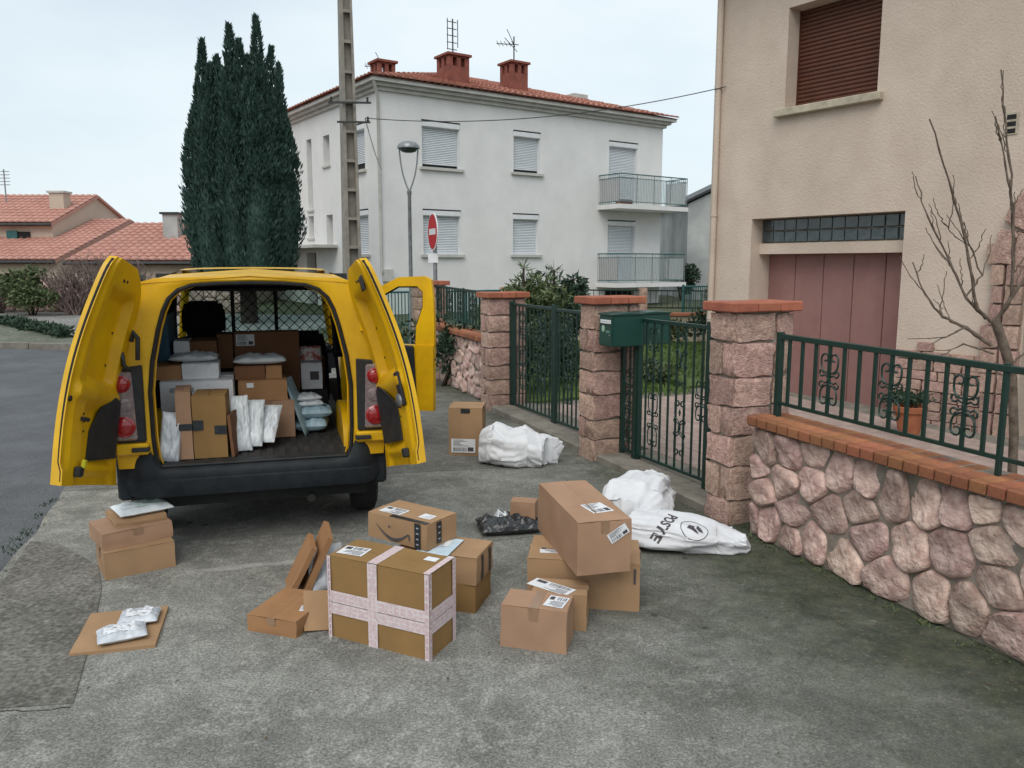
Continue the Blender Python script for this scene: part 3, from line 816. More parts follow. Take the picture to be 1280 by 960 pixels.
# ------------------------------------------------------------------ wrought-iron work
def spiral(cx, cz, r0, r1, a0, a1, n=9):
    return [(cx + (r0 + (r1 - r0) * i / n) * math.cos(R_(a0 + (a1 - a0) * i / n)), 0, cz + (r0 + (r1 - r0) * i / n) * math.sin(R_(a0 + (a1 - a0) * i / n))) for i in range(n + 1)]
def scroll_mesh(h, w, r=.0045, stem=True):
    """lyre ornament of C-scrolls on a bar, centred on the origin, in the XZ plane"""
    b = MB()
    H = h / 2
    for sx in (1, -1):
        for sz in (1, -1):
            # long lyre arm ending in a curl
            arm = [(0, 0, .04 * h)] + spiral(w * .02, .22 * h, .12 * h, w * .46, -80, 10, 5) + spiral(w * .24, .34 * h, w * .24, w * .10, 5, 300, 9)
            b.tube([(p[0] * sx, 0, p[2] * sz) for p in arm], r, 4)
            # small side curl near the middle
            c = [(0, 0, .03 * h)] + spiral(w * .42, .10 * h, w * .17, w * .08, -150, 190, 8)
            b.tube([(p[0] * sx, 0, p[2] * sz) for p in c], r * .9, 4)
    b.lathe([(.004, -.055 * h), (.013, -.02 * h), (.013, .02 * h), (.004, .055 * h)], 8)
    b.lathe([(.004, -.03), (.011, 0), (.004, .03)], 8, M=T_((0, 0, .22 * h)))
    return b.mesh('scroll_ornament', m_green, smooth=40)
SCR = scroll_mesh(.40, .150, .0072)
SCRG = scroll_mesh(.62, .150, .0072)

def P3(fn, a, q, h):
    return Vector(fn(a, q, h))
def bar(e, name, fn, a0, h0, a1, h1, q, r, m=None, sq=True, abs_z=False):
    p0, p1 = fn(a0, q, h0), fn(a1, q, h1)
    d = (p1 - p0); L = d.length
    b = MB()
    if sq: b.box(-r, r, -r, r, 0, L)
    else: b.lathe([(r, 0), (r, L)], 7)
    Z = d.normalized(); X = azv(-24); X = (X - Z * X.dot(Z))
    X = X.normalized() if X.length > .1 else Vector((0, 0, 1)) - Z * Z.z
    X.normalize(); Y = Z.cross(X)
    M = Matrix((X, Y, Z)).transposed().to_4x4(); M.translation = p0
    return b.build(name, m or m_green, e, M, bevel=(.003 if sq and r > .012 else 0), smooth=(None if sq else 60))

def railing(fn, a0, a1, posts, q, label, hb=.967, ht=1.457, hc=.878, pitch=.123, first=.17, scr0=.54, scrp=.49, m=None, azd=156.4):
    e = root('green_railing', T_(fn((a0 + a1) / 2, q, hc)), label, 'railing', 'green wrought-iron railings on the low walls')
    bar(e, 'top_rail', fn, a0, ht - .017, a1, ht - .017, q, .018)
    bar(e, 'bottom_rail', fn, a0, hb, a1, hb, q, .011)
    for a in posts:
        bar(e, 'post', fn, a, hc - .01, a, ht + .012, q, .021 if a < .5 else .0135)
    n = int((a1 - first) / pitch) + 1
    for i in range(n):
        a = first + i * pitch
        if any(abs(a - p) < .05 for p in posts) or a > a1: continue
        bar(e, 'baluster', fn, a, hb, a, ht - .03, q, .0095)
    k = 0
    while scr0 + k * scrp < a1:
        a = scr0 + k * scrp; k += 1
        p = fn(a, q, (hb + ht) / 2 - .01)
        inst('scroll_ornament', SCR, e, frame(p.x, p.y, azd, tilt=False, z=p.z))
    return e
railing(WL, .06, 3.1, [.075, 1.745, 3.05], .15, 'green railing with scroll ornaments on the nearest low wall')
def WF2(a, q, h): return WF(a, q, h)
railing(WF2, .05, 2.6, [.08, 1.4, 2.58], .13, 'green railing on the far low wall beyond the double gate', azd=-24)

# gates ------------------------------------------------------------
def AB(a, q, z):
    x, y = ab(a, B0 + q); return Vector((x, y, z))
def gate_leaf(a0, a1, q, z0, z1, label, post0=.028, post1=.028, nbar=8, scr=(), name='green_gate_leaf', curls=False):
    """leaf from a0 (far) to a1 (near); heights are absolute"""
    gA = gz(*ab((a0 + a1) / 2, B0 + q))
    e = root(name, T_(AB((a0 + a1) / 2, q, gA)), label, 'gate', 'green wrought-iron gates between the pillars')
    s = 1 if a1 > a0 else -1
    fn = lambda a, q_, h: AB(a, q, h)
    bar(e, 'stile', fn, a0, z0 - .03, a0, z1 + .02, q, post0)
    bar(e, 'stile', fn, a1, z0 - .07, a1, z1 + .03, q, post1)
    bar(e, 'top_rail', fn, a0, z1 - .02, a1, z1 - .02, q, .017)
    bar(e, 'bottom_rail', fn, a0, z0 + .03, a1, z0 + .03, q, .014)
    for i in range(1, nbar):
        a = a0 + (a1 - a0) * i / nbar
        bar(e, 'bar', fn, a, z0 + .03, a, z1 - .02, q, .0075)
    for (t, zc, me) in scr:
        p = AB(a0 + (a1 - a0) * t, q, zc)
        inst('scroll_ornament', me, e, frame(p.x, p.y, -24, tilt=False, z=p.z))
    return e
gate_leaf(6.40, 5.33, .30, .215, 1.545, 'green pedestrian gate with scroll ornaments between the middle and nearest pillars', .026, .036, 9,
          [(2 / 9, .62, SCRG), (2 / 9, 1.22, SCRG), (5.5 / 9, .62, SCRG), (5.5 / 9, 1.22, SCRG), (8 / 9, .9, SCR)])
gate_leaf(6.66, 6.42, .29, .22, 1.53, 'narrow fixed green iron panel behind the letterboxes, next to the middle pillar', .022, .030, 2, [(.5, .5, SCR), (.5, .85, SCR)], name='green_iron_screen')
gate_leaf(9.32, 8.17, .30, .255, 1.56, 'far leaf of the green double gate, next to the far pillar', .03, .022, 11, [(3 / 11, .75, SCRG), (8 / 11, .75, SCRG), (3 / 11, 1.3, SCR), (8 / 11, 1.3, SCR)])
gate_leaf(8.12, 7.03, .30, .24, 1.55, 'near leaf of the green double gate, next to the middle pillar', .022, .03, 11, [(3 / 11, .75, SCRG), (8 / 11, .75, SCRG), (3 / 11, 1.3, SCR), (8 / 11, 1.3, SCR)])

# thresholds under the gates ---------------------------------------
def threshold(a0, a1, label):
    o = ab((a0 + a1) / 2, B0 + .35)
    e = root('gate_threshold', frame(o[0], o[1], -24), label, 'threshold', 'concrete thresholds under the gates')
    n = 3
    for i in range(n):
        s0, s1 = a0 + (a1 - a0) * i / n + .004, a0 + (a1 - a0) * (i + 1) / n - .004
        b = MB(); wall_box(b, lambda a, q, h: Vector((*ab(a, B0 + q), gz(*ab(a, B0 + q)) + h)), s0, s1, .015, .62, -.02, .068)
        b.build('concrete_block', m_thresh, e, bevel=.008)
threshold(4.99, 6.68, 'pale concrete threshold under the pedestrian gate')
threshold(7.0, 9.34, 'pale concrete threshold under the double gate')

# letterboxes ------------------------------------------------------
def letterbox(a, q, z, label, front=True):
    x, y = ab(a, B0 + q)
    F = frame(x, y, 66, tilt=False, z=z)              # X into the property, Y away along the wall
    e = root('letterbox', F, label, 'letterbox', 'green letterboxes by the pedestrian gate')
    MB().box(0, .33, 0, .25, 0, .285).build('body', m_letter, e, F, bevel=.008, seg=2)
    MB().prism([(-.012, .287), (.335, .287), (.335, .302), (.16, .312), (-.012, .300)], -.008, .258, axis='y').build('lid', m_letter, e, F, bevel=.003)
    MB().box(-.004, .0, .02, .23, .02, .268).build('door', m_letter, e, F, bevel=.0015)
    MB().box(-.0075, -.004, .03, .22, .195, .202).build('slot_edge', m_black, e, F)
    if front:
        MB().box(-.0065, -.0042, .03, .215, .212, .246).build('name_plate', m_paper, e, F)
        MB().box(-.0075, -.0067, .04, .205, .226, .231).build('name_print', m_greyink, e, F)
        MB().lathe([(.026, 0), (.026, .0016), (.02, .002)], 16, M=T_((-.0042, .165, .165)) @ RY(-90) @ SC(1.3, 1, 1)).build('emblem', mat('emblem_pale_green', (0.34, 0.50, 0.38), rough=.5), e, F)
        MB().box(-.0055, -.0042, .05, .12, .125, .150).build('sticker', mat('sticker_green', (0.10, 0.22, 0.16), rough=.5), e, F)
        MB().lathe([(.01, 0), (.01, .004), (.006, .006)], 10, M=T_((-.0042, .05, .105)) @ RY(-90)).build('lock', m_steel, e, F)
    return e
letterbox(6.34, -.03, 1.285, 'green letterbox with a white name plate, fixed before the middle pillar')
letterbox(6.44, .335, 1.285, 'plain green letterbox hung behind the pedestrian gate', False)
# ------------------------------------------------------------------ facades
def facade(b, fn, t0, t1, z0, z1, holes, mat_=0):
    """wall face at depth 0 with rectangular openings (ta, tb, za, zb, depth) and their reveals"""
    ts_ = sorted({t0, t1, *[h[0] for h in holes], *[h[1] for h in holes]})
    zs = sorted({z0, z1, *[h[2] for h in holes], *[h[3] for h in holes]})
    for i in range(len(ts_) - 1):
        for j in range(len(zs) - 1):
            ct, cz = (ts_[i] + ts_[i + 1]) / 2, (zs[j] + zs[j + 1]) / 2
            if any(h[0] < ct < h[1] and h[2] < cz < h[3] for h in holes): continue
            b.add([fn(ts_[i], 0, zs[j]), fn(ts_[i + 1], 0, zs[j]), fn(ts_[i + 1], 0, zs[j + 1]), fn(ts_[i], 0, zs[j + 1])], [(0, 1, 2, 3)], mat_)
    for (ta, tb, za, zb, d) in holes:
        c = [(ta, za), (tb, za), (tb, zb), (ta, zb)]
        for k in range(4):
            (x, z), (x2, z2) = c[k], c[(k + 1) % 4]
            b.add([fn(x, 0, z), fn(x2, 0, z2), fn(x2, d, z2), fn(x, d, z)], [(0, 1, 2, 3)], mat_)
    return b
def fbox(e, name, fn, t0, t1, d0, d1, z0, z1, m, bevel=0, label=None):
    b = MB(); wall_box(b, fn, t0, t1, d0, d1, z0, z1)
    return b.build(name, m, e, bevel=bevel, fixn=True)
def slats(e, name, fn, t0, t1, d, z0, z1, pitch, m, joined=False, dep=.012, gap=.006):
    n = max(1, int(round((z1 - z0) / pitch))); pitch = (z1 - z0) / n
    J = MB()
    for i in range(n):
        za, zb = z0 + i * pitch, z0 + (i + 1) * pitch - gap
        prof = [(d, za), (d - dep, za + (zb - za) * .3), (d - dep, za + (zb - za) * .7), (d, zb)]
        b = J if joined else MB()
        v = [fn(t, q, z) for t in (t0, t1) for q, z in prof]
        b.add(v, [(0, 1, 5, 4), (1, 2, 6, 5), (2, 3, 7, 6), (3, 0, 4, 7), (0, 3, 2, 1), (4, 5, 6, 7)])
        if not joined: b.build(name, m, e)
    if joined:
        o = J.build(name, m, e); return o

# ------------------------------------------------------------------ beige house on the right
HG = Vector((4.325, 10.8, 0)); hd = azv(-35.6); hin = Vector((hd.y, -hd.x, 0))
def HP(t, d, z):
    p = HG + hd * t + hin * d; return Vector((p.x, p.y, z))
house = root('beige_house', T_(HP(0, 4, .1)), 'beige rendered house with a maroon garage door and brown roller shutter', 'house')
gar = (-.84, 1.449, -.1, 2.686, .50)
win = (-.37, .977, 4.15, 5.47, .30)
door = (-4.2, -2.28, -.1, 2.25, .5)
b = MB(); facade(b, HP, -7.0, 2.23, -.1, 6.6, [gar, win, door])
b.add([HP(2.23, 0, -.1), HP(2.23, 8, -.1), HP(2.23, 8, 6.6), HP(2.23, 0, 6.6)], [(0, 1, 2, 3)])
b.add([HP(-7, 0, -.1), HP(-7, 8, -.1), HP(-7, 8, 6.6), HP(-7, 0, 6.6)], [(0, 1, 2, 3)])
b.add([HP(2.23, 8, -.1), HP(-7, 8, -.1), HP(-7, 8, 6.6), HP(2.23, 8, 6.6)], [(0, 1, 2, 3)])
b.build('wall', m_stucco, house)
rf = MB()
rf.add([HP(2.8, -.6, 6.45), HP(-7.6, -.6, 6.45), HP(-5, 4, 7.9), HP(.2, 4, 7.9), HP(2.8, 8.6, 6.45), HP(-7.6, 8.6, 6.45)], [(0, 1, 2, 3), (4, 5, 2, 3), (0, 3, 4), (1, 5, 2), (0, 1, 5, 4)])
rf.build('roof', m_tile2, house)
# garage: five vertical panels, glass-block transom, lintel
for i in range(5):
    w = (gar[1] - gar[0]) / 5
    fbox(house, 'garage_panel', HP, gar[0] + i * w + .005, gar[0] + (i + 1) * w - .005, .44, .47, .05, 2.20, m_garage, .006)
fbox(house, 'garage_backing', HP, gar[0], gar[1], .472, .49, .05, 2.25, m_dark)
fbox(house, 'lintel', HP, gar[0] - .001 + .003, gar[1] - .003, .19, .44, 2.185, 2.335, m_stucco)
fbox(house, 'transom_frame', HP, gar[0] + .003, gar[1] - .003, .27, .33, 2.336, 2.684, m_stuccol)
nb = 12
for i in range(nb):
    for j in range(2):
        w = (gar[1] - gar[0] - .02) / nb
        t0 = gar[0] + .01 + i * w
        z0 = 2.345 + j * .167
        fbox(house, 'glass_block', HP, t0 + .006, t0 + w - .006, .235, .275, z0 + .005, z0 + .160, m_glassblk, .008)
# window: roller shutter slats, sill
slats(house, 'shutter_slat', HP, win[0] + .015, win[1] - .012, .275, win[2], win[3], .055, m_shutb)
fbox(house, 'shutter_guide', HP, win[1] - .012, win[1] - .001, .24, .29, win[2], win[3], m_shutb)
fbox(house, 'shutter_guide', HP, win[0] + .001, win[0] + .013, .24, .29, win[2], win[3], m_shutb)
fbox(house, 'shutter_backing', HP, win[0], win[1], .285, .298, win[2], win[3], m_dark)
fbox(house, 'window_sill', HP, win[0] - .09, win[1] + .12, -.10, .30, win[2] - .105, win[2] - .002, m_stuccol, .01)
# downpipe at the corner
b = MB(); b.tube([HP(2.12, -.05, z) for z in (.12, 2, 4, 6.5)], .045, 10); dp = b.build('downpipe', m_stucco, house, smooth=60)
for z in (1.2, 2.75, 4.6):
    b = MB(); b.tube([HP(2.12, -.05, z), HP(2.12, -.05, z + .05)], .054, 10); b.build('pipe_collar', m_stucco, dp, smooth=60)
# three-hole vent
fbox(house, 'vent_brick', HP, -2.045, -1.90, -.012, .0, 3.44, 3.68, m_stuccol, .004)
for k in range(3):
    fbox(house, 'vent_hole', HP, -2.02, -1.925, -.0145, -.0125, 3.455 + k * .075, 3.455 + k * .075 + .05, m_dark)
# thin-course stone plinth right of the garage, and the arched stone surround of the entrance
random.seed(31)
BL2 = [rough_block(40 + i, 3, .07, .2).mesh('plinth_stone', m_stone2, smooth=60) for i in range(6)]
FH = Matrix((hd, hin, Vector((0, 0, 1)))).transposed().to_4x4(); FH.translation = HG
z = .08
row = 0
while z < 1.0:
    hgt = random.uniform(.085, .13)
    t = -.86
    while t > -1.92:
        w = random.uniform(.18, .36)
        t2 = max(t - w, -1.95)
        if z + hgt < 1.0 or random.random() < .6:
            block('plinth_stone', house, FH, t2 + .006, t - .006, -.055, .02, z + .004, z + hgt - .004, BL2)
        t = t2
    z += hgt
z = .08
while z < 2.2:
    hgt = random.uniform(.2, .29)
    edge = -1.86 - .04 * math.sin(z * 5) - random.uniform(0, .05)
    for (a, c) in ((edge, -2.06), (-2.07, -2.27)):
        block('surround_stone', house, FH, c + .006, a - .006, -.075, .05, z + .005, z + hgt - .005, BL2)
    z += hgt
for k in range(9):                                            # arch ring over the entrance
    an = R_(8 + k * 20.5)
    cx, cz, r = -3.24, 2.05, 1.12
    M = FH @ T_((cx + math.cos(an) * r, -.02, cz + math.sin(an) * r)) @ RY(-math.degrees(an)) @ SC(.40, .13, .37)
    inst('arch_stone', random.choice(BL2), house, M)
fbox(house, 'entrance_recess', HP, -4.2, -2.28, .46, .49, -.1, 2.25, m_dark)

# ------------------------------------------------------------------ bare shrub in front of the house
sh = root('bare_shrub', T_(Vector((3.80, 6.2, gz(3.8, 6.2)))), 'leafless pruned shrub with long upright shoots behind the near railing', 'shrub')
b = MB()
b.tube([(3.98, 6.25, .05), (3.95, 6.25, .7), (3.88, 6.22, 1.15), (3.80, 6.2, 1.36), (3.69, 6.2, 1.62)], [.036, .034, .034, .036, .034], 9)
b.build('trunk', m_bark, sh, smooth=60)
NODES = []
def limb(name, pts, r0, r1, knots=True, parent=sh, m=None):
    r0, r1 = r0 * .54, r1 * .50
    pts = [Vector(p) for p in pts]
    # subdivide with wobble and bud knots
    q, rr = [], []
    tot = len(pts) - 1
    for i in range(tot):
        for k in range(5):
            t = k / 5
            p = pts[i].lerp(pts[i + 1], t)
            if i or k: p = p + Vector((random.gauss(0, .005), random.gauss(0, .005), 0))
            q.append(p); s = (i + t) / tot
            rr.append((r0 + (r1 - r0) * s) * (1.35 if knots and k % 3 == 0 and i + k else 1))
    q.append(pts[-1]); rr.append(r1 * 1.3)
    if name == 'branch': NODES.extend((q[i], (q[min(i + 1, len(q) - 1)] - q[i - 1]).normalized()) for i in range(5, len(q) - 2))
    bb = MB(); bb.tube(q, rr, 6)
    return bb.build(name, m or m_bark, parent, smooth=70)
random.seed(13)
limb('branch', [(3.69, 6.2, 1.58), (3.52, 6.15, 1.70), (3.40, 6.1, 2.05), (3.22, 6.05, 2.55), (2.98, 6.0, 3.06)], .026, .009)
limb('branch', [(3.62, 6.2, 1.62), (3.46, 6.2, 1.78), (3.34, 6.25, 2.05), (3.17, 6.3, 2.38), (3.08, 6.35, 2.70)], .022, .008)
limb('branch', [(3.70, 6.2, 1.60), (3.78, 6.15, 1.80), (3.72, 6.1, 2.2), (3.63, 6.1, 2.8), (3.52, 6.1, 3.42)], .028, .009)
limb('branch', [(3.74, 6.1, 2.02), (3.66, 6.05, 2.45), (3.55, 6.0, 2.75), (3.42, 5.95, 3.07)], .016, .009)
limb('branch', [(3.68, 6.2, 1.42), (3.50, 6.25, 1.55), (3.34, 6.3, 1.63), (3.22, 6.35, 1.80), (3.13, 6.4, 2.05)], .028, .008)
limb('branch', [(3.50, 6.25, 1.55), (3.36, 6.2, 1.50), (3.20, 6.2, 1.42)], .014, .005)
limb('branch', [(3.46, 6.2, 1.80), (3.56, 6.2, 1.95), (3.42, 6.2, 2.25), (3.36, 6.2, 2.36)], .014, .007)
limb('branch', [(3.42, 6.2, 2.18), (3.30, 6.2, 2.28), (3.22, 6.2, 2.36)], .008, .004)
limb('branch', [(3.74, 6.2, 1.66), (3.90, 6.2, 1.95), (4.02, 6.2, 2.25)], .024, .010)
limb('branch', [(3.80, 6.1, 1.30), (3.98, 6.1, 1.45), (4.3, 6.1, 1.5)], .020, .010)
limb('branch', [(3.80, 6.2, 1.95), (3.76, 6.2, 2.35), (3.71, 6.2, 2.66)], .010, .006)
limb('branch', [(3.72, 6.22, 1.35), (3.52, 6.3, 1.42), (3.34, 6.35, 1.30)], .016, .005)
for _ in range(34):
    # fine side twigs with buds, growing from the branches
    p, d = random.choice(NODES)
    L = random.uniform(.10, .38)
    v = (d + Vector((random.uniform(-.7, .7), random.uniform(-.6, .6), random.uniform(.1, .8)))).normalized() * L
    limb('twig', [p, p + v * .5 + Vector((random.uniform(-.02, .02), 0, .01)), p + v + Vector((0, 0, .03))], .008, .005)

# ------------------------------------------------------------------ foliage helper
def leaves(pts, size, asp=3.0, up=0.0, outv=None, rnd=.35, droop=0.0, ow=.9):
    """diamond leaves at points; orientation random, biased up / along given vectors"""
    n = len(pts)
    P = np.array(pts, float)
    d = np.random.normal(size=(n, 3)); d /= np.linalg.norm(d, axis=1)[:, None] + 1e-9
    if outv is not None: d = d * (1.3 - ow) + np.array(outv) * ow
    d[:, 2] += up
    d[:, 2] -= droop
    d /= np.linalg.norm(d, axis=1)[:, None] + 1e-9
    r = np.random.normal(size=(n, 3)); s_ = np.cross(d, r); s_ /= np.linalg.norm(s_, axis=1)[:, None] + 1e-9
    L = size * (1 + rnd * np.random.uniform(-1, 1, n))[:, None]
    w = L / asp
    v = np.empty((n, 4, 3))
    v[:, 0] = P; v[:, 1] = P + d * L * .45 + s_ * w * .5; v[:, 2] = P + d * L; v[:, 3] = P + d * L * .45 - s_ * w * .5
    return v.reshape(-1, 3)
def leafmesh(name, V, m):
    n = len(V) // 4
    me = bpy.data.meshes.new(name)
    me.vertices.add(len(V)); me.vertices.foreach_set('co', V.astype(np.float32).ravel())
    me.loops.add(4 * n); me.loops.foreach_set('vertex_index', np.arange(4 * n, dtype=np.int32))
    me.polygons.add(n); me.polygons.foreach_set('loop_start', np.arange(0, 4 * n, 4, dtype=np.int32))
    me.materials.append(m)
    me.update(calc_edges=True); me.validate()
    return me
np.random.seed(4)

def blob_shrub(name, x, y, h, rx, ry, m, label, n=2600, size=.13, asp=3.5, up=.2, group=None, cat='shrub', trunk=True, z0=None, lumps=7, droop=0):
    zb = gz(x, y) - .05 if z0 is None else z0
    e = root(name, T_(Vector((x, y, zb))), label, cat, group)
    pts, out = [], []
    cs = [(random.uniform(-.55, .55) * rx, random.uniform(-.55, .55) * ry, h * random.uniform(.32, .78), random.uniform(.35, .6)) for _ in range(lumps)]
    for i in range(n):
        cx, cy, cz, rr = random.choice(cs)
        d = Vector((random.gauss(0, 1), random.gauss(0, 1), random.gauss(0, 1))).normalized()
        k = rr * random.random() ** .33
        p = (cx + d.x * rx * k, cy + d.y * ry * k, max(.04, cz + d.z * h * .42 * k))
        pts.append((x + p[0], y + p[1], zb + p[2])); out.append((d.x, d.y, d.z * .6))
    put(bpy.data.objects.new('crown', leafmesh('crown', leaves(pts, size, asp, up, out, droop=droop, ow=.45), m)), e)
    if trunk:
        b = MB()
        for k in range(5):
            c = cs[k % len(cs)]
            b.tube([(x + c[0] * .1, y + c[1] * .1, zb), (x + c[0] * .5, y + c[1] * .5, zb + c[2] * .5), (x + c[0], y + c[1], zb + c[2])], [.03, .02, .008], 5)
        b.build('stem', m_barkd, e)
    return e

# terracotta pot with a plant beside the garage
e = root('terracotta_pot', T_(Vector((4.43, 8.88, gz(4.43, 8.88) - .03))), 'terracotta flower pot standing before the stone plinth of the beige house', 'pot')
FP = WM[e.name]
MB().lathe([(.10, 0), (.15, .30), (.175, .31), (.18, .37), (.165, .375), (.15, .34), (.0, .33)], 20).build('pot', m_terra, e, FP, smooth=40)
blob_shrub('potted_plant', 4.43, 8.88, .22, .30, .28, m_leafd, 'small leafy green plant growing in the terracotta pot', n=500, size=.06, asp=2.2, cat='plant', z0=gz(4.43, 8.88) + .28, lumps=5, trunk=False)
# ------------------------------------------------------------------ tiled roof slopes
def tiled(e, name, e0, e1, r1, r0, tw, rl, m, lift=.0, stuff=True):
    """half-round tiles laid in rows on the slope e0-e1 (eave) to r0-r1 (ridge); one joined part"""
    e0, e1, r1, r0 = [Vector(p) for p in (e0, e1, r1, r0)]
    nrm = (e1 - e0).cross(r0 - e0).normalized()
    if nrm.z < 0: nrm = -nrm
    n = max(2, int((e1 - e0).length / tw)); rows = max(1, int(((r0 + r1) / 2 - (e0 + e1) / 2).length / rl))
    prof = [(-.5, 0), (-.36, .30), (0, .46), (.36, .30), (.5, 0)]
    b = MB()
    L = (r0 - e0)
    def P(s, t, h):
        return e0.lerp(e1, s).lerp(r0.lerp(r1, s), t) + nrm * h
    for j in range(rows):
        t0, t1 = j / rows, (j + 1.12) / rows
        wj = 1
        for i in range(n):
            s = (i + .5) / n
            jit = random.uniform(-.12, .12) * tw * .3
            v = [P(s + x / n, t0, y * tw * .5 + .05 + jit * .3) for x, y in prof] + [P(s + x * .86 / n, min(t1, 1), y * tw * .42 + .012) for x, y in prof]
            b.add(v, [(k, k + 1, 6 + k, 5 + k) for k in range(4)] + [(0, 5, 9, 4)][:0] + [(4, 3, 2, 1, 0)])
    o = b.build(name, m, e, smooth=45)
    if stuff: o['kind'] = 'stuff'
    return o

# ------------------------------------------------------------------ white apartment building
WK = Vector((-4.019, 25.4, 0)); wd = azv(55); win_ = Vector((-wd.y, wd.x, 0))       # front runs right and away; depth runs left and away
def WP(t, d, z):
    p = WK + wd * t + win_ * d; return Vector((p.x, p.y, z))
def WLp(t, d, z):                                                                # left side: t along the side, d into the building
    p = WK + win_ * t + wd * d; return Vector((p.x, p.y, z))
apt = root('white_apartment_building', T_(WP(6, 5, .3)), 'two-storey white rendered apartment building with red chimneys and shuttered windows', 'building')
ZT = 7.27
LT, LS = 12.0, 10.5
def wz(z): return z + .17
fw = [(1.46, 2.84, wz(4.92), wz(6.34), .16), (4.97, 6.09, wz(4.98), wz(6.34), .16), (9.27, 10.68, wz(3.98), wz(6.36), .16),
      (1.46, 2.84, wz(2.19), wz(3.60), .16), (4.95, 6.03, wz(2.21), wz(3.59), .16), (9.27, 10.64, wz(1.15), wz(3.50), .16), (9.2, 10.65, wz(.66), wz(.91), .2)]
sw = [(1.06, 1.92, wz(4.85), wz(6.26), .16), (3.86, 4.42, wz(5.25), wz(6.26), .3), (5.5, 5.98, wz(3.83), wz(6.32), .35), (5.52, 6.05, wz(2.83), wz(3.62), .3), (3.78, 4.34, wz(2.52), wz(3.58), .3),
      (.92, 2.02, wz(2.2), wz(3.60), .16), (5.4, 6.34, .2, wz(2.30), .4)]
b = MB()
facade(b, WP, 0, LT, -.1, ZT, fw)
facade(b, WLp, 0, LS, -.1, ZT, sw)
b.add([WP(LT, 0, -.1), WP(LT, LS, -.1), WP(LT, LS, ZT), WP(LT, 0, ZT)], [(0, 1, 2, 3)])
b.add([WP(0, LS, -.1), WP(LT, LS, -.1), WP(LT, LS, ZT), WP(0, LS, ZT)], [(0, 1, 2, 3)])
b.build('wall', m_whitewall, apt)
def rolled(fn, h, low=0.0, sill=True):
    w = root_window = fbox(apt, 'window', fn, h[0] + .002, h[1] - .002, h[4] - .015, h[4] + .01, h[2], h[3], m_dark)
    slats(w, 'roller_shutter', fn, h[0] + .03, h[1] - .03, h[4] - .03, h[2] + low, h[3] - .17, .055, m_shutw, joined=True, dep=.02, gap=.008)
    b = MB(); wall_box(b, fn, h[0] + .005, h[1] - .005, -.03, h[4] - .02, h[3] - .19, h[3] - .02); b.build('shutter_box', m_white, w, bevel=.02)
    b = MB(); wall_box(b, fn, h[0] - .01, h[1] + .01, -.035, .0, h[3] - .005, h[3] + .02); b.build('drip_edge', m_darksteel, w)
    b = MB(); wall_box(b, fn, h[1] - .028, h[1] - .003, .02, h[4] - .02, h[2], h[3] - .19); b.build('shutter_guide', m_white, w)
    if sill:
        b = MB(); wall_box(b, fn, h[0] - .1, h[1] + .12, -.10, .10, h[2] - .09, h[2] - .003); b.build('window_sill', m_cornice, w)
    return w
rolled(WP, fw[0], .10); rolled(WP, fw[1], .10); rolled(WP, fw[2], .05, False); rolled(WP, fw[3]); rolled(WP, fw[4]); rolled(WP, fw[5], .05, False)
rolled(WLp, sw[0], .22); rolled(WLp, sw[5])
for h in sw[1:5]:
    w = fbox(apt, 'window', WLp, h[0] + .002, h[1] - .002, h[4] - .02, h[4], h[2], h[3], m_greywall)
    b = MB(); wall_box(b, WLp, h[0] - .06, h[1] + .06, -.06, .05, h[2] - .07, h[2] - .003); b.build('window_sill', m_cornice, w)
dr = fbox(apt, 'entrance_door', WLp, 5.42, 6.3, .32, .38, .25, wz(2.28), m_shutb)
fbox(apt, 'basement_vent', WP, 9.22, 10.63, .15, .19, wz(.66), wz(.91), m_dark)
fbox(apt, 'entrance_canopy', WLp, 3.4, 8.2, -.9, .0, wz(2.44), wz(2.54), m_cornice)
# cornice in three steps, gutter, downpipe
for k, (o, z0, z1) in enumerate(((.10, ZT - .05, ZT + .06), (.22, ZT + .062, ZT + .16), (.36, ZT + .162, ZT + .27))):
    b = MB()
    wall_box(b, WP, -o, LT + o, -o, LS + o, z0, z1); b.build('cornice', m_cornice, apt)
b = MB(); b.tube([WP(-.30, -.30, ZT + .15), WP(-.06, -.06, ZT - .25), WP(-.05, -.05, 3), WP(-.05, -.05, wz(1.6))], .05, 8); b.build('downpipe', m_cornice, apt, smooth=60)
b = MB(); wall_box(b, WP, -.02, .28, -.20, -.002, wz(1.35), wz(1.72)); b.build('meter_box', m_cornice, apt)
# hip roof
EV, RD = ZT + .275, 9.28
E_ = [WP(-.42, -.42, EV), WP(LT + .42, -.42, EV), WP(LT + .42, LS + .42, EV), WP(-.42, LS + .42, EV)]
R0, R1 = WP(LS / 2, LS / 2, RD), WP(LT - LS / 2, LS / 2, RD)
b = MB(); b.add(E_ + [R0, R1], [(0, 1, 5, 4), (1, 2, 5), (2, 3, 4, 5), (3, 0, 4)]); rfo = b.build('roof', m_tile, apt)
random.seed(17)
tiled(rfo, 'roof_tiles', E_[0], E_[1], R1, R0, .26, .42, m_tile)
tiled(rfo, 'roof_tiles', E_[3], E_[0], R0, R0 + (E_[0] - E_[3]) * .002, .26, .42, m_tile)
def chimney(t, d, w, z0, z1, name='chimney'):
    c = fbox(rfo, name, WP, t - w / 2, t + w / 2, d - w / 2, d + w / 2, z0, z1, m_redbrick)
    return c
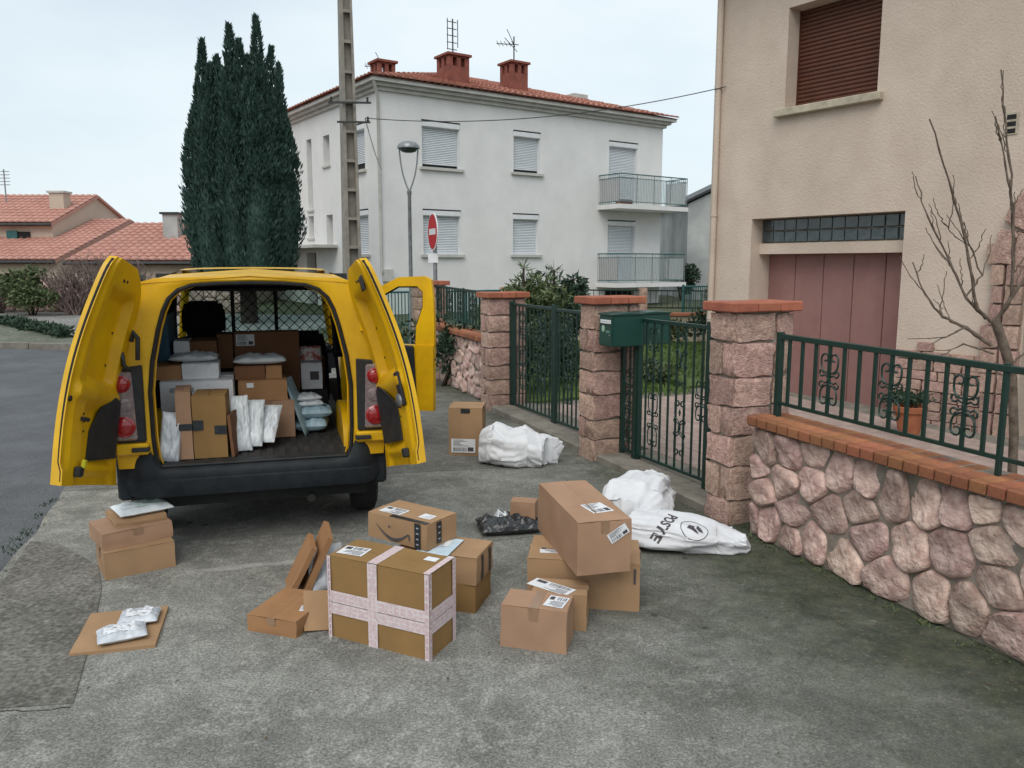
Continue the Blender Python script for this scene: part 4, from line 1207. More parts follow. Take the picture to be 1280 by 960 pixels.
def chim(t, d, w, z0, z1, holes=True):
    """brick stack > (cap slab, flue openings are real gaps between corner piers)"""
    b = MB()
    hz = z1 - .42
    wall_box(b, WP, t - w / 2, t + w / 2, d - w / 2, d + w / 2, z0, hz)
    p = w * .2
    for st in (-1, 0, 1):
        for sd_ in (-1, 0, 1):
            if st == 0 and sd_ == 0: continue
            wall_box(b, WP, t + st * (w / 2 - p / 2) - p / 2, t + st * (w / 2 - p / 2) + p / 2, d + sd_ * (w / 2 - p / 2) - p / 2, d + sd_ * (w / 2 - p / 2) + p / 2, hz - .01, z1 - .09)
    wall_box(b, WP, t - w / 2, t + w / 2, d - w / 2, d + w / 2, z1 - .13, z1 - .085)
    o = b.build('chimney', m_redbrick, apt)
    b = MB(); wall_box(b, WP, t - w / 2 - .07, t + w / 2 + .07, d - w / 2 - .07, d + w / 2 + .07, z1 - .083, z1 - .01); b.build('chimney_cap', m_redbrick, o)
    return o
chim(3.55, 1.55, .80, ZT + .3, 9.02)
chim(6.25, 1.8, .72, ZT + .3, 9.2)
chim(1.45, 2.6, .62, ZT + .3, 8.75)
for (t, d) in ((9.8, 2.6),):
    b = MB(); wall_box(b, WP, t - .35, t + .35, d - .3, d + .3, ZT + .8, 8.62); b.build('chimney', m_cornice, apt)
# balconies
m_balc = glass('frosted_balcony_panel', (.74, .80, .80), .5, .22)
def balcony(t0, t1, zs, ht, label=None):
    s = fbox(apt, 'balcony_slab', WP, t0, t1, -1.15, 0, zs - .16, zs, m_whitewall)
    s['label'] = label
    J = MB()
    zt = zs + ht
    def tb(p, q, r): J.tube([p, q], r, 5)
    for (p, q) in (((t0 + .05, -1.1), (t1 - .05, -1.1)), ((t0 + .05, -1.1), (t0 + .05, 0)), ((t1 - .05, -1.1), (t1 - .05, 0))):
        tb(WP(*p, zt), WP(*q, zt), .022); tb(WP(*p, zs + .09), WP(*q, zs + .09), .015); tb(WP(*p, zt - .14), WP(*q, zt - .14), .012)
    J.build('balcony_handrail', m_teal, s)
    K = MB()
    n = 44
    for i in range(n + 1):
        t = t0 + .05 + (t1 - t0 - .1) * i / n
        K.tube([WP(t, -1.1, zs + .0), WP(t, -1.1, zt)], .006 if i % 11 else .016, 4)
    for i in range(12):
        for tt in (t0 + .05, t1 - .05):
            K.tube([WP(tt, -1.1 + i * .1, zs), WP(tt, -1.1 + i * .1, zt)], .0085, 4)
    K.build('balcony_bars', m_steel, s)
    for (p, q) in (((t0 + .07, -1.075), (t1 - .07, -1.075)), ((t1 - .075, -1.07), (t1 - .075, -.03)), ((t0 + .075, -1.07), (t0 + .075, -.03))):
        MB().add([WP(*p, zs + .1), WP(*q, zs + .1), WP(*q, zt - .15), WP(*p, zt - .15)], [(0, 1, 2, 3)]).build('balcony_panel', m_balc, s)
    return s
su = balcony(8.75, 12.3, wz(4.02), 1.06, 'upper balcony with a plant box')
sl = balcony(8.75, 12.3, wz(1.20), 1.06, 'lower balcony')
b = MB(); wall_box(b, WP, 9.0, 9.6, -.95, -.7, wz(4.022), wz(4.2)); b.build('planter', m_brickcap, su)
# aerials on the roof
def aerial(t, d, z0, z1, kind, label):
    e = root('tv_aerial', T_(WP(t, d, z0)), label, 'aerial', 'television aerials on the white building')
    b = MB(); b.tube([WP(t, d, z0), WP(t, d, z1)], .025, 5); b.build('mast', m_darksteel, e)
    b = MB()
    if kind == 0:
        for k in range(2):
            for i in range(5):
                z = z1 - .1 - i * .22
                b.tube([WP(t - .22 + k * .05, d, z), WP(t + .22, d + .1, z + .03)], .014, 4)
        b.tube([WP(t - .2, d, z1 - 1.0), WP(t - .2, d, z1)], .014, 4); b.tube([WP(t + .2, d, z1 - .9), WP(t + .2, d, z1)], .014, 4)
    else:
        b.tube([WP(t - .75, d, z1 - .35), WP(t + .2, d, z1 - .25)], .016, 4)
        for i in range(5):
            tt = t - .7 + i * .16
            b.tube([WP(tt, d - .12, z1 - .45 + i * .02), WP(tt + .04, d + .12, z1 - .22 + i * .02)], .011, 4)
        b.tube([WP(t - .4, d, z1 - .1), WP(t + .15, d, z1 - .5)], .012, 4)
        b.tube([WP(t - .3, d, z1 + .2), WP(t + .05, d, z1 - .35)], .012, 4)
    b.build('antenna', m_darksteel, e)
aerial(3.55, 1.55, 9.0, 10.2, 0, 'tall grid aerial on the middle red chimney of the white building')
aerial(6.25, 1.8, 9.18, 10.1, 1, 'branching aerial on the right red chimney of the white building')
aerial(2.9, 5.5, 8.7, 9.6, 1, 'small thin aerial on the roof left of the middle chimney')

# ------------------------------------------------------------------ neighbouring buildings behind
def gable_house(name, x0, x1, y0, y1, zb, ze, zr, wall_m, roof_m, label, ridge='x', tile=.3):
    """axis-aligned gabled house; ridge along x at the middle of y0..y1"""
    e = root(name, T_(((x0 + x1) / 2, (y0 + y1) / 2, zb)), label, 'house')
    ym = (y0 + y1) / 2
    b = MB()
    v = [(x0, y0, zb), (x1, y0, zb), (x1, y1, zb), (x0, y1, zb), (x0, y0, ze), (x1, y0, ze), (x1, y1, ze), (x0, y1, ze), (x0, ym, zr), (x1, ym, zr)]
    b.add(v, [(0, 1, 5, 4), (1, 2, 6, 9, 5), (2, 3, 7, 6), (3, 0, 4, 8, 7)]); b.build('wall', wall_m, e)
    o, dz = .28, .06
    k = (zr - ze) / (ym - y0)
    E0, E1 = (x0 - .1, y0 - o, ze - o * k + dz), (x1 + .12, y0 - o, ze - o * k + dz)
    F0, F1 = (x0 - .1, y1 + o, ze - o * k + dz), (x1 + .12, y1 + o, ze - o * k + dz)
    Ra, Rb = (x0 - .1, ym, zr + dz), (x1 + .12, ym, zr + dz)
    b = MB()
    lo = lambda p: (p[0], p[1], p[2] - .12)
    b.add([E0, E1, Rb, Ra, F1, F0] + [lo(p) for p in (E0, E1, Rb, Ra, F1, F0)], [(0, 1, 2, 3), (3, 2, 4, 5), (6, 7, 8, 9), (9, 8, 10, 11), (0, 1, 7, 6), (1, 2, 8, 7), (2, 4, 10, 8), (4, 5, 11, 10), (5, 3, 9, 11), (3, 0, 6, 9)])
    r = b.build('roof', roof_m, e)
    tiled(r, 'roof_tiles', E0, E1, Rb, Ra, tile, .42, roof_m)
    b = MB(); b.tube([(E0[0], E0[1] - .05, E0[2] - .06), (E1[0], E1[1] - .05, E1[2] - .06)], .07, 6); b.build('gutter', m_darksteel, e)
    return e
hA = gable_house('far_house', -34, -20.07, 36, 44, .0, 3.86, 5.28, m_beige, m_tile2, 'tallest of the far beige houses, with a window and a salmon tile roof')
for (x0, x1) in ((-21.75, -21.05),):
    w = MB().box(x0, x1, 35.93, 36.02, 2.78, 3.46).build('window', m_dark, hA)
    MB().box(x0 - .28, x0 + .18, 35.88, 35.925, 2.74, 3.5).build('window_shutter', m_teal, w)
    MB().box(x0 - .1, x1 + .1, 35.86, 35.99, 2.68, 2.735).build('window_sill', m_cornice, w)
c = MB().box(-20.95, -20.3, 37.5, 38.1, 4.0, 5.25).build('chimney', m_beige, hA)
MB().box(-21.02, -20.23, 37.43, 38.17, 5.252, 5.34).build('chimney_cap', m_cornice, c)
hB = gable_house('far_house', -30, -18.36, 33, 46.2, .0, 2.22, 4.10, m_beige, m_tile2, 'middle one of the far beige houses, with a wide low salmon roof')
hC = gable_house('far_house', -15.6, -9.6, 29, 39.6, .0, 2.17, 3.66, m_beige, m_tile2, 'nearest far beige house with a single chimney, left of the cypress')
c = MB().box(-13.42, -12.86, 31.7, 32.25, 2.9, 3.95).build('chimney', m_greywall, hC)
MB().box(-13.50, -12.78, 31.62, 32.33, 3.952, 4.03).build('chimney_cap', m_darksteel, c)
e = root('tv_aerial', T_((-23.3, 37.5, 4.8)), 'thin tall aerial on the farthest left roof', 'aerial', 'television aerials on the far houses')
b = MB(); b.tube([(-23.5, 38.5, 4.6), (-23.5, 38.5, 6.4)], .03, 5); b.build('mast', m_steel, e)
b = MB()
for k in range(5): b.tube([(-23.75 + .02 * k, 38.5, 5.7 + k * .15), (-23.25, 38.5, 5.7 + k * .15)], .016, 4)
b.build('antenna', m_steel, e)
# grey house beyond the balconies
def gh():
    e = root('grey_house', T_((9.6, 36, .3)), 'plain grey rendered house gable between the balconies and the beige house', 'house')
    b = MB()
    x0, x1, y0, y1 = 7.35, 16, 34.5, 44
    z0, ze, zr = .2, 4.55, 6.6
    xm = (x0 + x1) / 2
    b.add([(x0, y0, z0), (x1, y0, z0), (x1, y0, ze), (xm, y0, zr), (x0, y0, ze), (x0, y1, z0), (x0, y1, ze), (xm, y1, zr), (x1, y1, ze), (x1, y1, z0)], [(0, 1, 2, 3, 4), (0, 5, 6, 4), (1, 9, 8, 2), (5, 9, 8, 7, 6)]); b.build('wall', m_greywall, e)
    b = MB()
    P = [(x0 - .2, ze - .02), (xm, zr + .08), (x1 + .2, ze - .02), (x1 + .2, ze + .09), (xm, zr + .20), (x0 - .2, ze + .09)]
    b.prism(P, y0 - .15, y1, axis='y'); b.build('roof', m_darksteel, e)
gh()
hD = gable_house('distant_house', 8.6, 12.5, 60, 68, .3, 3.0, 4.4, m_whitewall, m_tile2, 'tiny distant house with a red roof, seen between the buildings')

# ------------------------------------------------------------------ concrete utility pole
pl = root('utility_pole', T_((-2.83, 14.5, gz(-2.83, 14.5) - .1)), 'tall concrete utility pole with stepped recesses, in front of the white building', 'pole')
P0 = Vector((-2.83, 14.5, 0))
def pole_w(z): return .30 - .0165 * z
b = MB()
H = 10.5
N_ = 30
# H-section: two side flanges, a recessed web, rungs across
FPo = frame(-2.83, 14.5, 66, tilt=False, z=0)
def taper_box(bb, x0, x1, y0, y1, z0, z1):
    k0, k1 = pole_w(z0), pole_w(z1)
    v = [(x0 * k0, y0 * k0, z0), (x1 * k0, y0 * k0, z0), (x1 * k0, y1 * k0, z0), (x0 * k0, y1 * k0, z0), (x0 * k1, y0 * k1, z1), (x1 * k1, y0 * k1, z1), (x1 * k1, y1 * k1, z1), (x0 * k1, y1 * k1, z1)]
    bb.add(v, [(3, 2, 1, 0), (4, 5, 6, 7), (0, 1, 5, 4), (1, 2, 6, 5), (2, 3, 7, 6), (3, 0, 4, 7)])
taper_box(b, -.5, -.30, -.62, .62, -.1, H); taper_box(b, .30, .5, -.62, .62, -.1, H)
b.build('flanges', m_conc, pl, FPo)
b = MB(); taper_box(b, -.299, .299, -.18, .18, -.1, H); b.build('web', m_conc, pl, FPo)
for i in range(21):
    z = .35 + i * .49
    b = MB(); taper_box(b, -.298, .298, -.60, .60, z, z + .05); b.build('rung', m_conc, pl, FPo)
ARM = atz = 4.62
for z, L in ((4.74, .42), (4.42, .40)):
    b = MB(); b.box(-.30 if z > 4.5 else -.16, L, -.22, -.185, z, z + .03); b.build('cross_arm', m_darksteel, pl, FPo @ RZ(-20))
    for x in ((-.25, .36) if z > 4.5 else (.36,)):
        b = MB(); b.lathe([(.02, 0), (.035, .02), (.02, .05), (.035, .08), (.015, .11)], 8, M=T_((x, -.2025, z + .032)) @ SC(.7, .7, .7)); b.build('insulator', m_darksteel, pl, FPo @ RZ(-20), smooth=40)
def cable(name, p, q, sag, r, label, n=24):
    p, q = Vector(p), Vector(q)
    pts = [p.lerp(q, i / n) - Vector((0, 0, sag * 4 * (i / n) * (1 - i / n))) for i in range(n + 1)]
    o = MB().tube(pts, r, 5).build(name, m_darksteel)
    tag(o, label, 'cable', 'overhead cables')
    return o
cable('overhead_cable', (-2.5, 14.3, 4.50), HP(2.0, -.02, 4.62), .22, .007, 'thin black cable sagging from the utility pole to the beige house')
cable('overhead_cable', (-2.5, 14.3, 4.50), WP(.0, -.1, 4.9), .1, .008, 'thin short cable from the utility pole to the corner of the white building')

# ------------------------------------------------------------------ street lamp
sl_ = root('street_lamp', T_((-1.98, 16.0, gz(-1.98, 16))), 'slim grey street lamp with a dish head on a lyre bracket', 'street lamp')
FS = T_((-1.98, 16.0, 0))
b = MB(); b.lathe([(.06, gz(-1.98, 16)), (.055, 1.0), (.04, 1.1), (.034, 3.35), (.045, 3.38), (.045, 3.44), (.025, 3.46)], 12); b.build('mast', m_steel, sl_, FS, smooth=40)
for s in (-1, 1):
    b = MB(); b.tube([(0, 0, 3.42), (s * .05, 0, 3.54), (s * .11, 0, 3.72), (s * .155, 0, 3.95), (s * .175, 0, 4.16), (s * .175, 0, 4.24)], .015, 7); b.build('bracket_arm', m_steel, sl_, FS, smooth=60)
b = MB(); b.lathe([(.215, 4.23), (.215, 4.265), (.19, 4.31), (.13, 4.35), (.04, 4.37)], 24); b.build('lamp_hood', m_steel, sl_, FS, smooth=40)
b = MB(); b.lathe([(.06, 4.15), (.14, 4.175), (.17, 4.228)], 20); b.build('lamp_lens', m_glassblk, sl_, FS, smooth=50)

# ------------------------------------------------------------------ no-entry sign
FN = frame(-1.30, 13.5, 0, tilt=False, z=0)
sg = root('no_entry_sign', T_((-1.30, 13.5, gz(-1.3, 13.5))), 'round red no-entry sign with a white bar on a grey post', 'sign')
b = MB(); b.lathe([(.033, gz(-1.3, 13.5) - .05), (.033, 2.84)], 12); b.build('post', m_steel, sg, T_((-1.27, 13.54, 0)), smooth=60)
# the disc faces the road to the left of the camera: turned about 70 degrees away
FD = T_((-1.30, 13.5, 2.567)) @ RZ(-70) @ RX(90)
b = MB(); b.lathe([(.305, -.012), (.305, 0), (.29, .004)], 40); b.build('disc', m_white, sg, FD, smooth=30)
b = MB(); b.lathe([(.283, .0045), (.283, .0065)], 40); b.build('red_face', m_sign_r, sg, FD, smooth=30)
b = MB(); b.box(-.20, .20, -.048, .048, .0068, .0086); b.build('white_bar', m_white, sg, FD)
b = MB(); b.box(-.10, .10, -.075, .075, -.006, .0); b.build('small_plate', m_white, sg, T_((-1.30, 13.5, 2.14)) @ RZ(-30) @ RX(90))

# ------------------------------------------------------------------ cypress
def cypress():
    x0, y0 = -7.12, 22.0
    zb = .55
    e = root('cypress_tree', T_((x0, y0, zb)), 'tall dark green cypress with five pointed spires behind the van', 'tree')
    # (dx, dy, top, radius): five tall leaders and the shorter ones that fill the column between them
    spires = [(-.92, .0, 7.72, .38), (-.14, -.1, 8.08, .44), (.49, .0, 8.30, .42), (.83, .1, 7.58, .36), (1.06, .0, 7.12, .34), (1.15, .1, 6.0, .36),
              (-.80, -.4, 6.5, .50), (-.10, -.5, 6.9, .52), (.45, -.5, 6.9, .50), (.85, -.35, 6.2, .46), (-1.12, -.2, 5.9, .42), (-.6, .5, 6.5, .55), (.3, .5, 6.8, .55), (.0, -.75, 5.6, .60), (.6, -.8, 5.3, .55), (-.65, -.75, 5.2, .58), (1.12, -.3, 5.0, .40), (-1.14, .2, 4.9, .40),
              (-.70, -.15, 7.1, .42), (-.45, -.1, 7.3, .42), (.16, -.3, 7.65, .44), (.64, -.2, 7.3, .40), (-.5, .2, 7.0, .5), (.1, .3, 7.4, .5), (.95, -.1, 6.5, .40), (-1.0, -.3, 6.5, .42), (.0, -.55, 6.4, .6), (.6, -.55, 6.2, .55), (-.6, -.55, 6.2, .58)]
    def shape(f, z, zt):
        taper = min(1.0, (1 - f) * 2.3 + .03) ** .9 * min(1, .60 + f * 3.0)
        spread = .74 + .30 * math.sin(math.pi * min(1, max(0, (z - 1.4) / 4.6))) if z < 3.7 else 1.04 - .04 * min(1, (z - 3.7) / 3)
        return taper, spread
    pts, out = [], []
    for (sx, sy, zt, r) in spires:
        n = int(5600 * r / .5 * (zt - 1.2) / 6)
        for _ in range(n):
            f = random.random() ** .9
            z = 1.5 + (zt - 1.5) * f
            taper, spread = shape(f, z, zt)
            a = random.uniform(0, 6.283)
            rr = r * taper * (.82 + .42 * mnoise.noise(Vector((math.cos(a) * 1.4 + sx * 5, math.sin(a) * 1.4, z * 1.9)))) * random.uniform(.70, 1.10)
            wob = .10 * mnoise.noise(Vector((z * .9, sx * 7, 0)))
            px, py = sx * spread + wob + math.cos(a) * rr, sy + math.sin(a) * rr
            pts.append((x0 + px, y0 + py, z)); out.append((math.cos(a) * .55, math.sin(a) * .55, 1.0))
    put(bpy.data.objects.new('crown', leafmesh('crown', leaves(pts, .125, 3.2, .3, out, .5), m_cyp)), e)
    core = MB()
    for (sx, sy, zt, r) in spires:
        rings = []
        for k in range(9):
            f = k / 8
            z = 1.5 + (zt - 2.1) * f
            taper, spread = shape(f, z, zt)
            rings.append([(x0 + sx * spread + math.cos(j * .785) * r * taper * .62, y0 + sy + math.sin(j * .785) * r * taper * .62, z) for j in range(8)])
        core.loft(rings)
    core.build('inner_foliage', m_cyp, e, smooth=60)
    b = MB(); b.tube([(x0, y0, zb - .2), (x0, y0, 2.2), (x0 + .1, y0, 4)], [.24, .2, .1], 9); b.build('trunk', m_barkd, e)
random.seed(77)
cypress()

# ------------------------------------------------------------------ left background: garden wall, shrubs
random.seed(19)
gw = root('far_garden_wall', T_((-17, 26, .5)), 'pale stone garden wall before the far beige houses', 'wall')
def GW(a, q, h):
    x, y = -15.9 + a * .985 - q * .17, 25.1 + a * (-.17) * -.25 + q * .985
    return Vector((x, y, gz(x, y) + h))
b = MB(); wall_box(b, GW, -16, 8, .03, .3, -.3, 1.04); b.build('mortar', m_mortar, gw)
sd = []
for _ in range(2500):
    p = (random.uniform(-4.5, 7.9), random.uniform(.05, 1.0))
    if all(math.hypot((p[0] - q[0]) * .75, (p[1] - q[1])) > .26 for q in sd): sd.append(p)
rubble(gw, lambda x, y, d: GW(x, .03 - d, y), voronoi(sd, -4.6, 8, 0, 1.03), .012, .05, 1, 90.0, m_stone)
blob_shrub('round_shrub', -14.1, 23.9, 1.65, .95, .8, m_leaf, 'rounded green shrub before the far garden wall', n=3200, size=.14, asp=2.4, lumps=9)
def twig_shrub(x, y, h, w, label, n=70):
    e = root('bare_hedge_shrub', T_((x, y, gz(x, y))), label, 'shrub', 'leafless shrubs before the far garden wall')
    b = MB()
    for _ in range(n):
        a = random.uniform(-1, 1) * w; p = Vector((x + random.uniform(-.2, .2), y + random.uniform(-.2, .2), gz(x, y)))
        hh = h * random.uniform(.5, 1)
        q = p + Vector((a * .6, random.uniform(-.3, .3), hh * .6)); r = p + Vector((a, random.uniform(-.5, .5), hh))
        b.tube([p, q, r], [.022, .014, .006], 4)
        for _ in range(4):
            s = q.lerp(r, random.random()); b.tube([s, s + Vector((random.gauss(0, .2), random.gauss(0, .2), random.uniform(.1, .4)))], [.009, .004], 3)
    b.build('twigs', m_twig, e)
for k, (x, y, h) in enumerate([(-13.0, 24.1, 1.5), (-12.2, 24.2, 1.7), (-11.4, 24.3, 1.5), (-15.6, 24.4, 1.1)]):
    twig_shrub(x, y, h, .75, ['grey leafless shrub right of the round green shrub', 'tall grey leafless shrub behind the van door', 'grey leafless shrub nearest the cypress', 'low leafless shrub at the far left edge'][k])
b = MB()
hp = [(-13.4, 21.2), (-12.3, 20.2), (-11.4, 19.4), (-10.6, 18.7), (-9.9, 17.95)]
pts = []
for i in range(len(hp) - 1):
    for _ in range(900):
        t = random.random(); x = hp[i][0] + (hp[i + 1][0] - hp[i][0]) * t + random.uniform(-.16, .16); y = hp[i][1] + (hp[i + 1][1] - hp[i][1]) * t + random.uniform(-.16, .16)
        pts.append((x, y, gz(x, y) + random.uniform(.0, .20)))
for _ in range(2600):
    t = random.random(); x = -13.4 - 16 * t; y = 21.2 + 3.0 * t + random.uniform(-.18, .18)
    pts.append((x, y, gz(x, y) + random.uniform(.0, .2)))
o = put(bpy.data.objects.new('low_hedge', leafmesh('low_hedge', leaves(pts, .10, 2.2, .3), m_leafd)))
tag(o, 'low dark clipped hedge edging the far verge', 'hedge')
b = MB().box(-11.9, -11.0, 24.15, 24.5, .5, 1.75)
o = b.build('green_bin', m_teal, bevel=.03); tag(o, 'teal green box standing among the leafless shrubs', 'box')

# ------------------------------------------------------------------ garden behind the gates
blob_shrub('oleander_bush', .18, 14.6, 1.72, .85, .8, m_leaf, 'light green narrow-leaved bush above the far gate pillar', n=4600, size=.15, asp=4.0, up=.0, lumps=9, group=None)
blob_shrub('oleander_bush', 1.00, 15.2, 1.75, .62, .7, m_leafd, 'darker green bush between the far and middle pillars', n=3600, size=.14, asp=3.4, up=.0, lumps=9)
for k, (x, y) in enumerate([(.2, 14.2), (.75, 14.6)]):
    # spiky rosettes rising above the bushes
    e = root('spiky_plant', T_((x, y, gz(x, y))), ['tall spiky shoot at the top of the light green bush', 'lower spiky shoot right of the tall one'][k], 'plant')
    zt = 1.98 - .04 * k
    b = MB(); b.tube([(x, y, .2), (x, y, zt)], .02, 5); b.build('stem', m_barkd, e)
    pts = [(x, y, zt + random.uniform(-.08, .02)) for _ in range(26)]
    put(bpy.data.objects.new('leaves', leafmesh('leaves', leaves(pts, .24, 12, .3, None, .4), m_leaf)), e)
def garden_wall(p, q, label, h=.55, rail=True):
    p, q = Vector((*p, 0)), Vector((*q, 0)); d = (q - p).normalized(); nn = Vector((-d.y, d.x, 0)); L = (q - p).length
    fn = lambda a, o, hh: (lambda c: Vector((c.x, c.y, gz(c.x, c.y) + hh)))(p + d * a + nn * o)
    e = root('garden_wall', T_(fn(L / 2, .08, 0)), label, 'wall')
    b = MB(); wall_box(b, fn, 0, L, 0, .18, -.05, h); b.build('wall_body', m_stuccol, e)
    b = MB(); wall_box(b, fn, -.03, L + .03, -.04, .22, h + .001, h + .06); b.build('coping', m_brickcap, e)
    a = 0
    while a <= L:
        b = MB(); wall_box(b, fn, a - .09, a + .09, -.02, .16, h + .062, h + .62); b.build('pier', m_stone2, e)
        a += 1.6
    if rail:
        for hh in (h + .16, h + .55):
            b = MB(); wall_box(b, fn, 0, L, .05, .08, hh, hh + .03); b.build('rail', m_green, e)
        K = MB(); a = .12
        while a < L:
            wall_box(K, fn, a - .007, a + .007, .058, .072, h + .19, h + .55); a += .13
        K.build('rail_bars', m_green, e)
garden_wall((-.2, 18.6), (7.0, 18.6), 'low inner garden wall with orange coping beyond the lawn')
for k, (x, y, h, rx, m, lb) in enumerate([(2.2, 17.6, .75, .6, m_leafd, 'dark green low plant at the left end of the lawn border'), (3.3, 17.5, .7, .55, m_leaf, 'light green low plant in the middle of the lawn border'), (4.3, 17.6, .85, .6, m_leafd, 'dark green low plant at the right end of the lawn border'), (.9, 12.1, 1.0, .55, m_leafd, 'dark green bushy plant seen through the double gate'), (2.15, 12.3, .42, .35, m_leaf, 'low green plant at the edge of the yard paving'), (.1, 11.6, 1.15, .45, m_leafd, 'dark upright bush just behind the far leaf of the double gate')]):
    blob_shrub('garden_plant', x, y, h, rx, .4, m, lb, n=1100, size=.11, asp=2.6, cat='plant', lumps=6, trunk=False, group='low plants in the garden')
# teal mesh fence panels further back
def mesh_fence(p, q, z0, z1, label):
    p, q = Vector((*p, 0)), Vector((*q, 0)); d = (q - p).normalized(); L = (q - p).length
    e = root('teal_fence', T_((p + q) / 2), label, 'fence', 'teal metal fences behind the gardens')
    a = 0
    while a < L + .01:
        c = p + d * a; b = MB(); b.tube([(c.x, c.y, .3), (c.x, c.y, z1 + .05)], .035, 6); b.build('post', m_teal, e); a += 2.0
    for z in (z0, z1):
        b = MB(); b.tube([(p.x, p.y, z), (q.x, q.y, z)], .022, 5); b.build('rail', m_teal, e)
    K = MB(); a = .05
    while a < L:
        c = p + d * a; K.tube([(c.x, c.y, z0), (c.x, c.y, z1)], .011, 4); a += .075
    k = K.build('fence_bars', m_teal, e)
mesh_fence((-3.2, 17.0), (1.6, 19.6), .75, 1.45, 'teal fence along the forecourt of the white building')
mesh_fence((4.2, 20.0), (9.5, 23.2), .75, 1.50, 'teal fence seen above the pedestrian gate')
blob_shrub('dry_shrub', 7.2, 27.5, 1.5, .8, .6, m_dry, 'brownish dry shrub beneath the grey house gable', n=1500, size=.12, asp=2.5, lumps=6)
blob_shrub('dark_bush', 7.0, 33.6, 1.7, .7, .5, m_leafd, 'dark green bush under the lower balcony end', n=1500, size=.16, asp=2.5, lumps=6)
blob_shrub('wall_bush', -1.1, 12.0, 1.25, .9, .5, m_leafd, 'dark green bush behind the far low wall railing', n=1800, size=.11, asp=2.5, lumps=7)
random.seed(23)
for k in range(6):
    x = 8.5 + k * 3.2
    blob_shrub('distant_tree', x, 92, 5.5 + random.uniform(-1, 1), 3.2, 2, m_leafd, ['distant dark tree just right of the white building', 'second distant dark tree from the white building', 'third distant dark tree from the white building', 'fourth distant dark tree from the white building', 'fifth distant dark tree from the white building', 'sixth distant dark tree from the white building'][k], n=700, size=.6, asp=2, cat='tree', group='distant trees on the horizon', lumps=7)
# ------------------------------------------------------------------ the delivery van
VB = (-1.714, 5.31)
VF = frame(VB[0], VB[1], 73.5)          # X to the van's right, Y forward, Z up; origin on the ground under the rear bumper
van = root('delivery_van', VF, 'yellow delivery van with its rear doors wide open, loaded with parcels', 'van')
PROF = [(.36, .80), (.46, .835), (.60, .855), (.95, .868), (1.15, .845), (1.40, .785), (1.60, .737), (1.74, .706), (1.80, .676), (1.826, .61), (1.836, .45), (1.840, .2), (1.842, 0)]   # (z, half width)
def XW(z):
    for (z0, x0), (z1, x1) in zip(PROF, PROF[1:]):
        if z <= z1: return x0 + (x1 - x0) * (z - z0) / (z1 - z0) if z >= z0 else x0
    return 0
OPEN = [(.605, .615), (.66, .632), (.80, .642), (1.10, .645), (1.30, .622), (1.50, .577), (1.62, .543), (1.70, .505), (1.755, .445), (1.785, .36), (1.797, .2), (1.80, 0)]   # rear opening (z, half width)
OUTR = [(.605, .852), (.66, .856), (.80, .862), (1.10, .852), (1.30, .811), (1.50, .757), (1.62, .733), (1.74, .706), (1.80, .676), (1.828, .58), (1.838, .3), (1.842, 0)]
def yrear(z): return .045 + max(0, z - .9) * .055          # tail leans forward a little
ARCH_Y, ARCH_Z, ARCH_R = .70, .30, .375
# sides and roof -----------------------------------------------------
b = MB()
def side_panel(b, sgn, y0, y1, z0, z1, arches=(), ny=None):
    ny = ny or max(1, int((y1 - y0) / .035)); zs = [z0 + (z1 - z0) * k / 30 for k in range(31)]
    base = len(b.v)
    for i in range(ny + 1):
        for z in zs:
            y = y0 + (y1 - y0) * i / ny
            if y0 < .2 and i == 0: y = yrear(z)
            b.v.append((sgn * XW(z), y, z))
    for i in range(ny):
        for k in range(30):
            cy, cz = y0 + (y1 - y0) * (i + .5) / ny, zs[k] * .5 + zs[k + 1] * .5
            if cz < .63 and cy < .5: continue
            if any((cy - ay) ** 2 + (cz - az_) ** 2 < r * r for ay, az_, r in arches): continue
            q = (base + i * 31 + k, base + (i + 1) * 31 + k, base + (i + 1) * 31 + k + 1, base + i * 31 + k + 1)
            b.f.append(q if sgn > 0 else q[::-1]); b.m.append(0)
FA = (3.39, .30, .375)
for s in (-1, 1):
    side_panel(b, s, .05, 2.0, .38, 1.842, [(ARCH_Y, ARCH_Z, ARCH_R)])
side_panel(b, -1, 2.0, 3.02, .38, 1.05)
for s in (-1, 1):
    side_panel(b, s, 3.02, 3.95, .38, 1.0, [FA])
b.build('body_shell', m_yellow, van, VF, smooth=40)
b = MB()
rp = [(z, x) for z, x in PROF if z >= 1.73]
ring = lambda y: [(-x, y, z) for z, x in rp] + [(x, y, z) for z, x in rp[::-1][1:]]
b.loft([[(x, y - .0, z + .002) for x, y, z in ring(y)] for y in (1.96, 2.3, 2.52)] , closed=False, caps=False); b.build('cab_roof', m_yellow, van, VF, smooth=40)
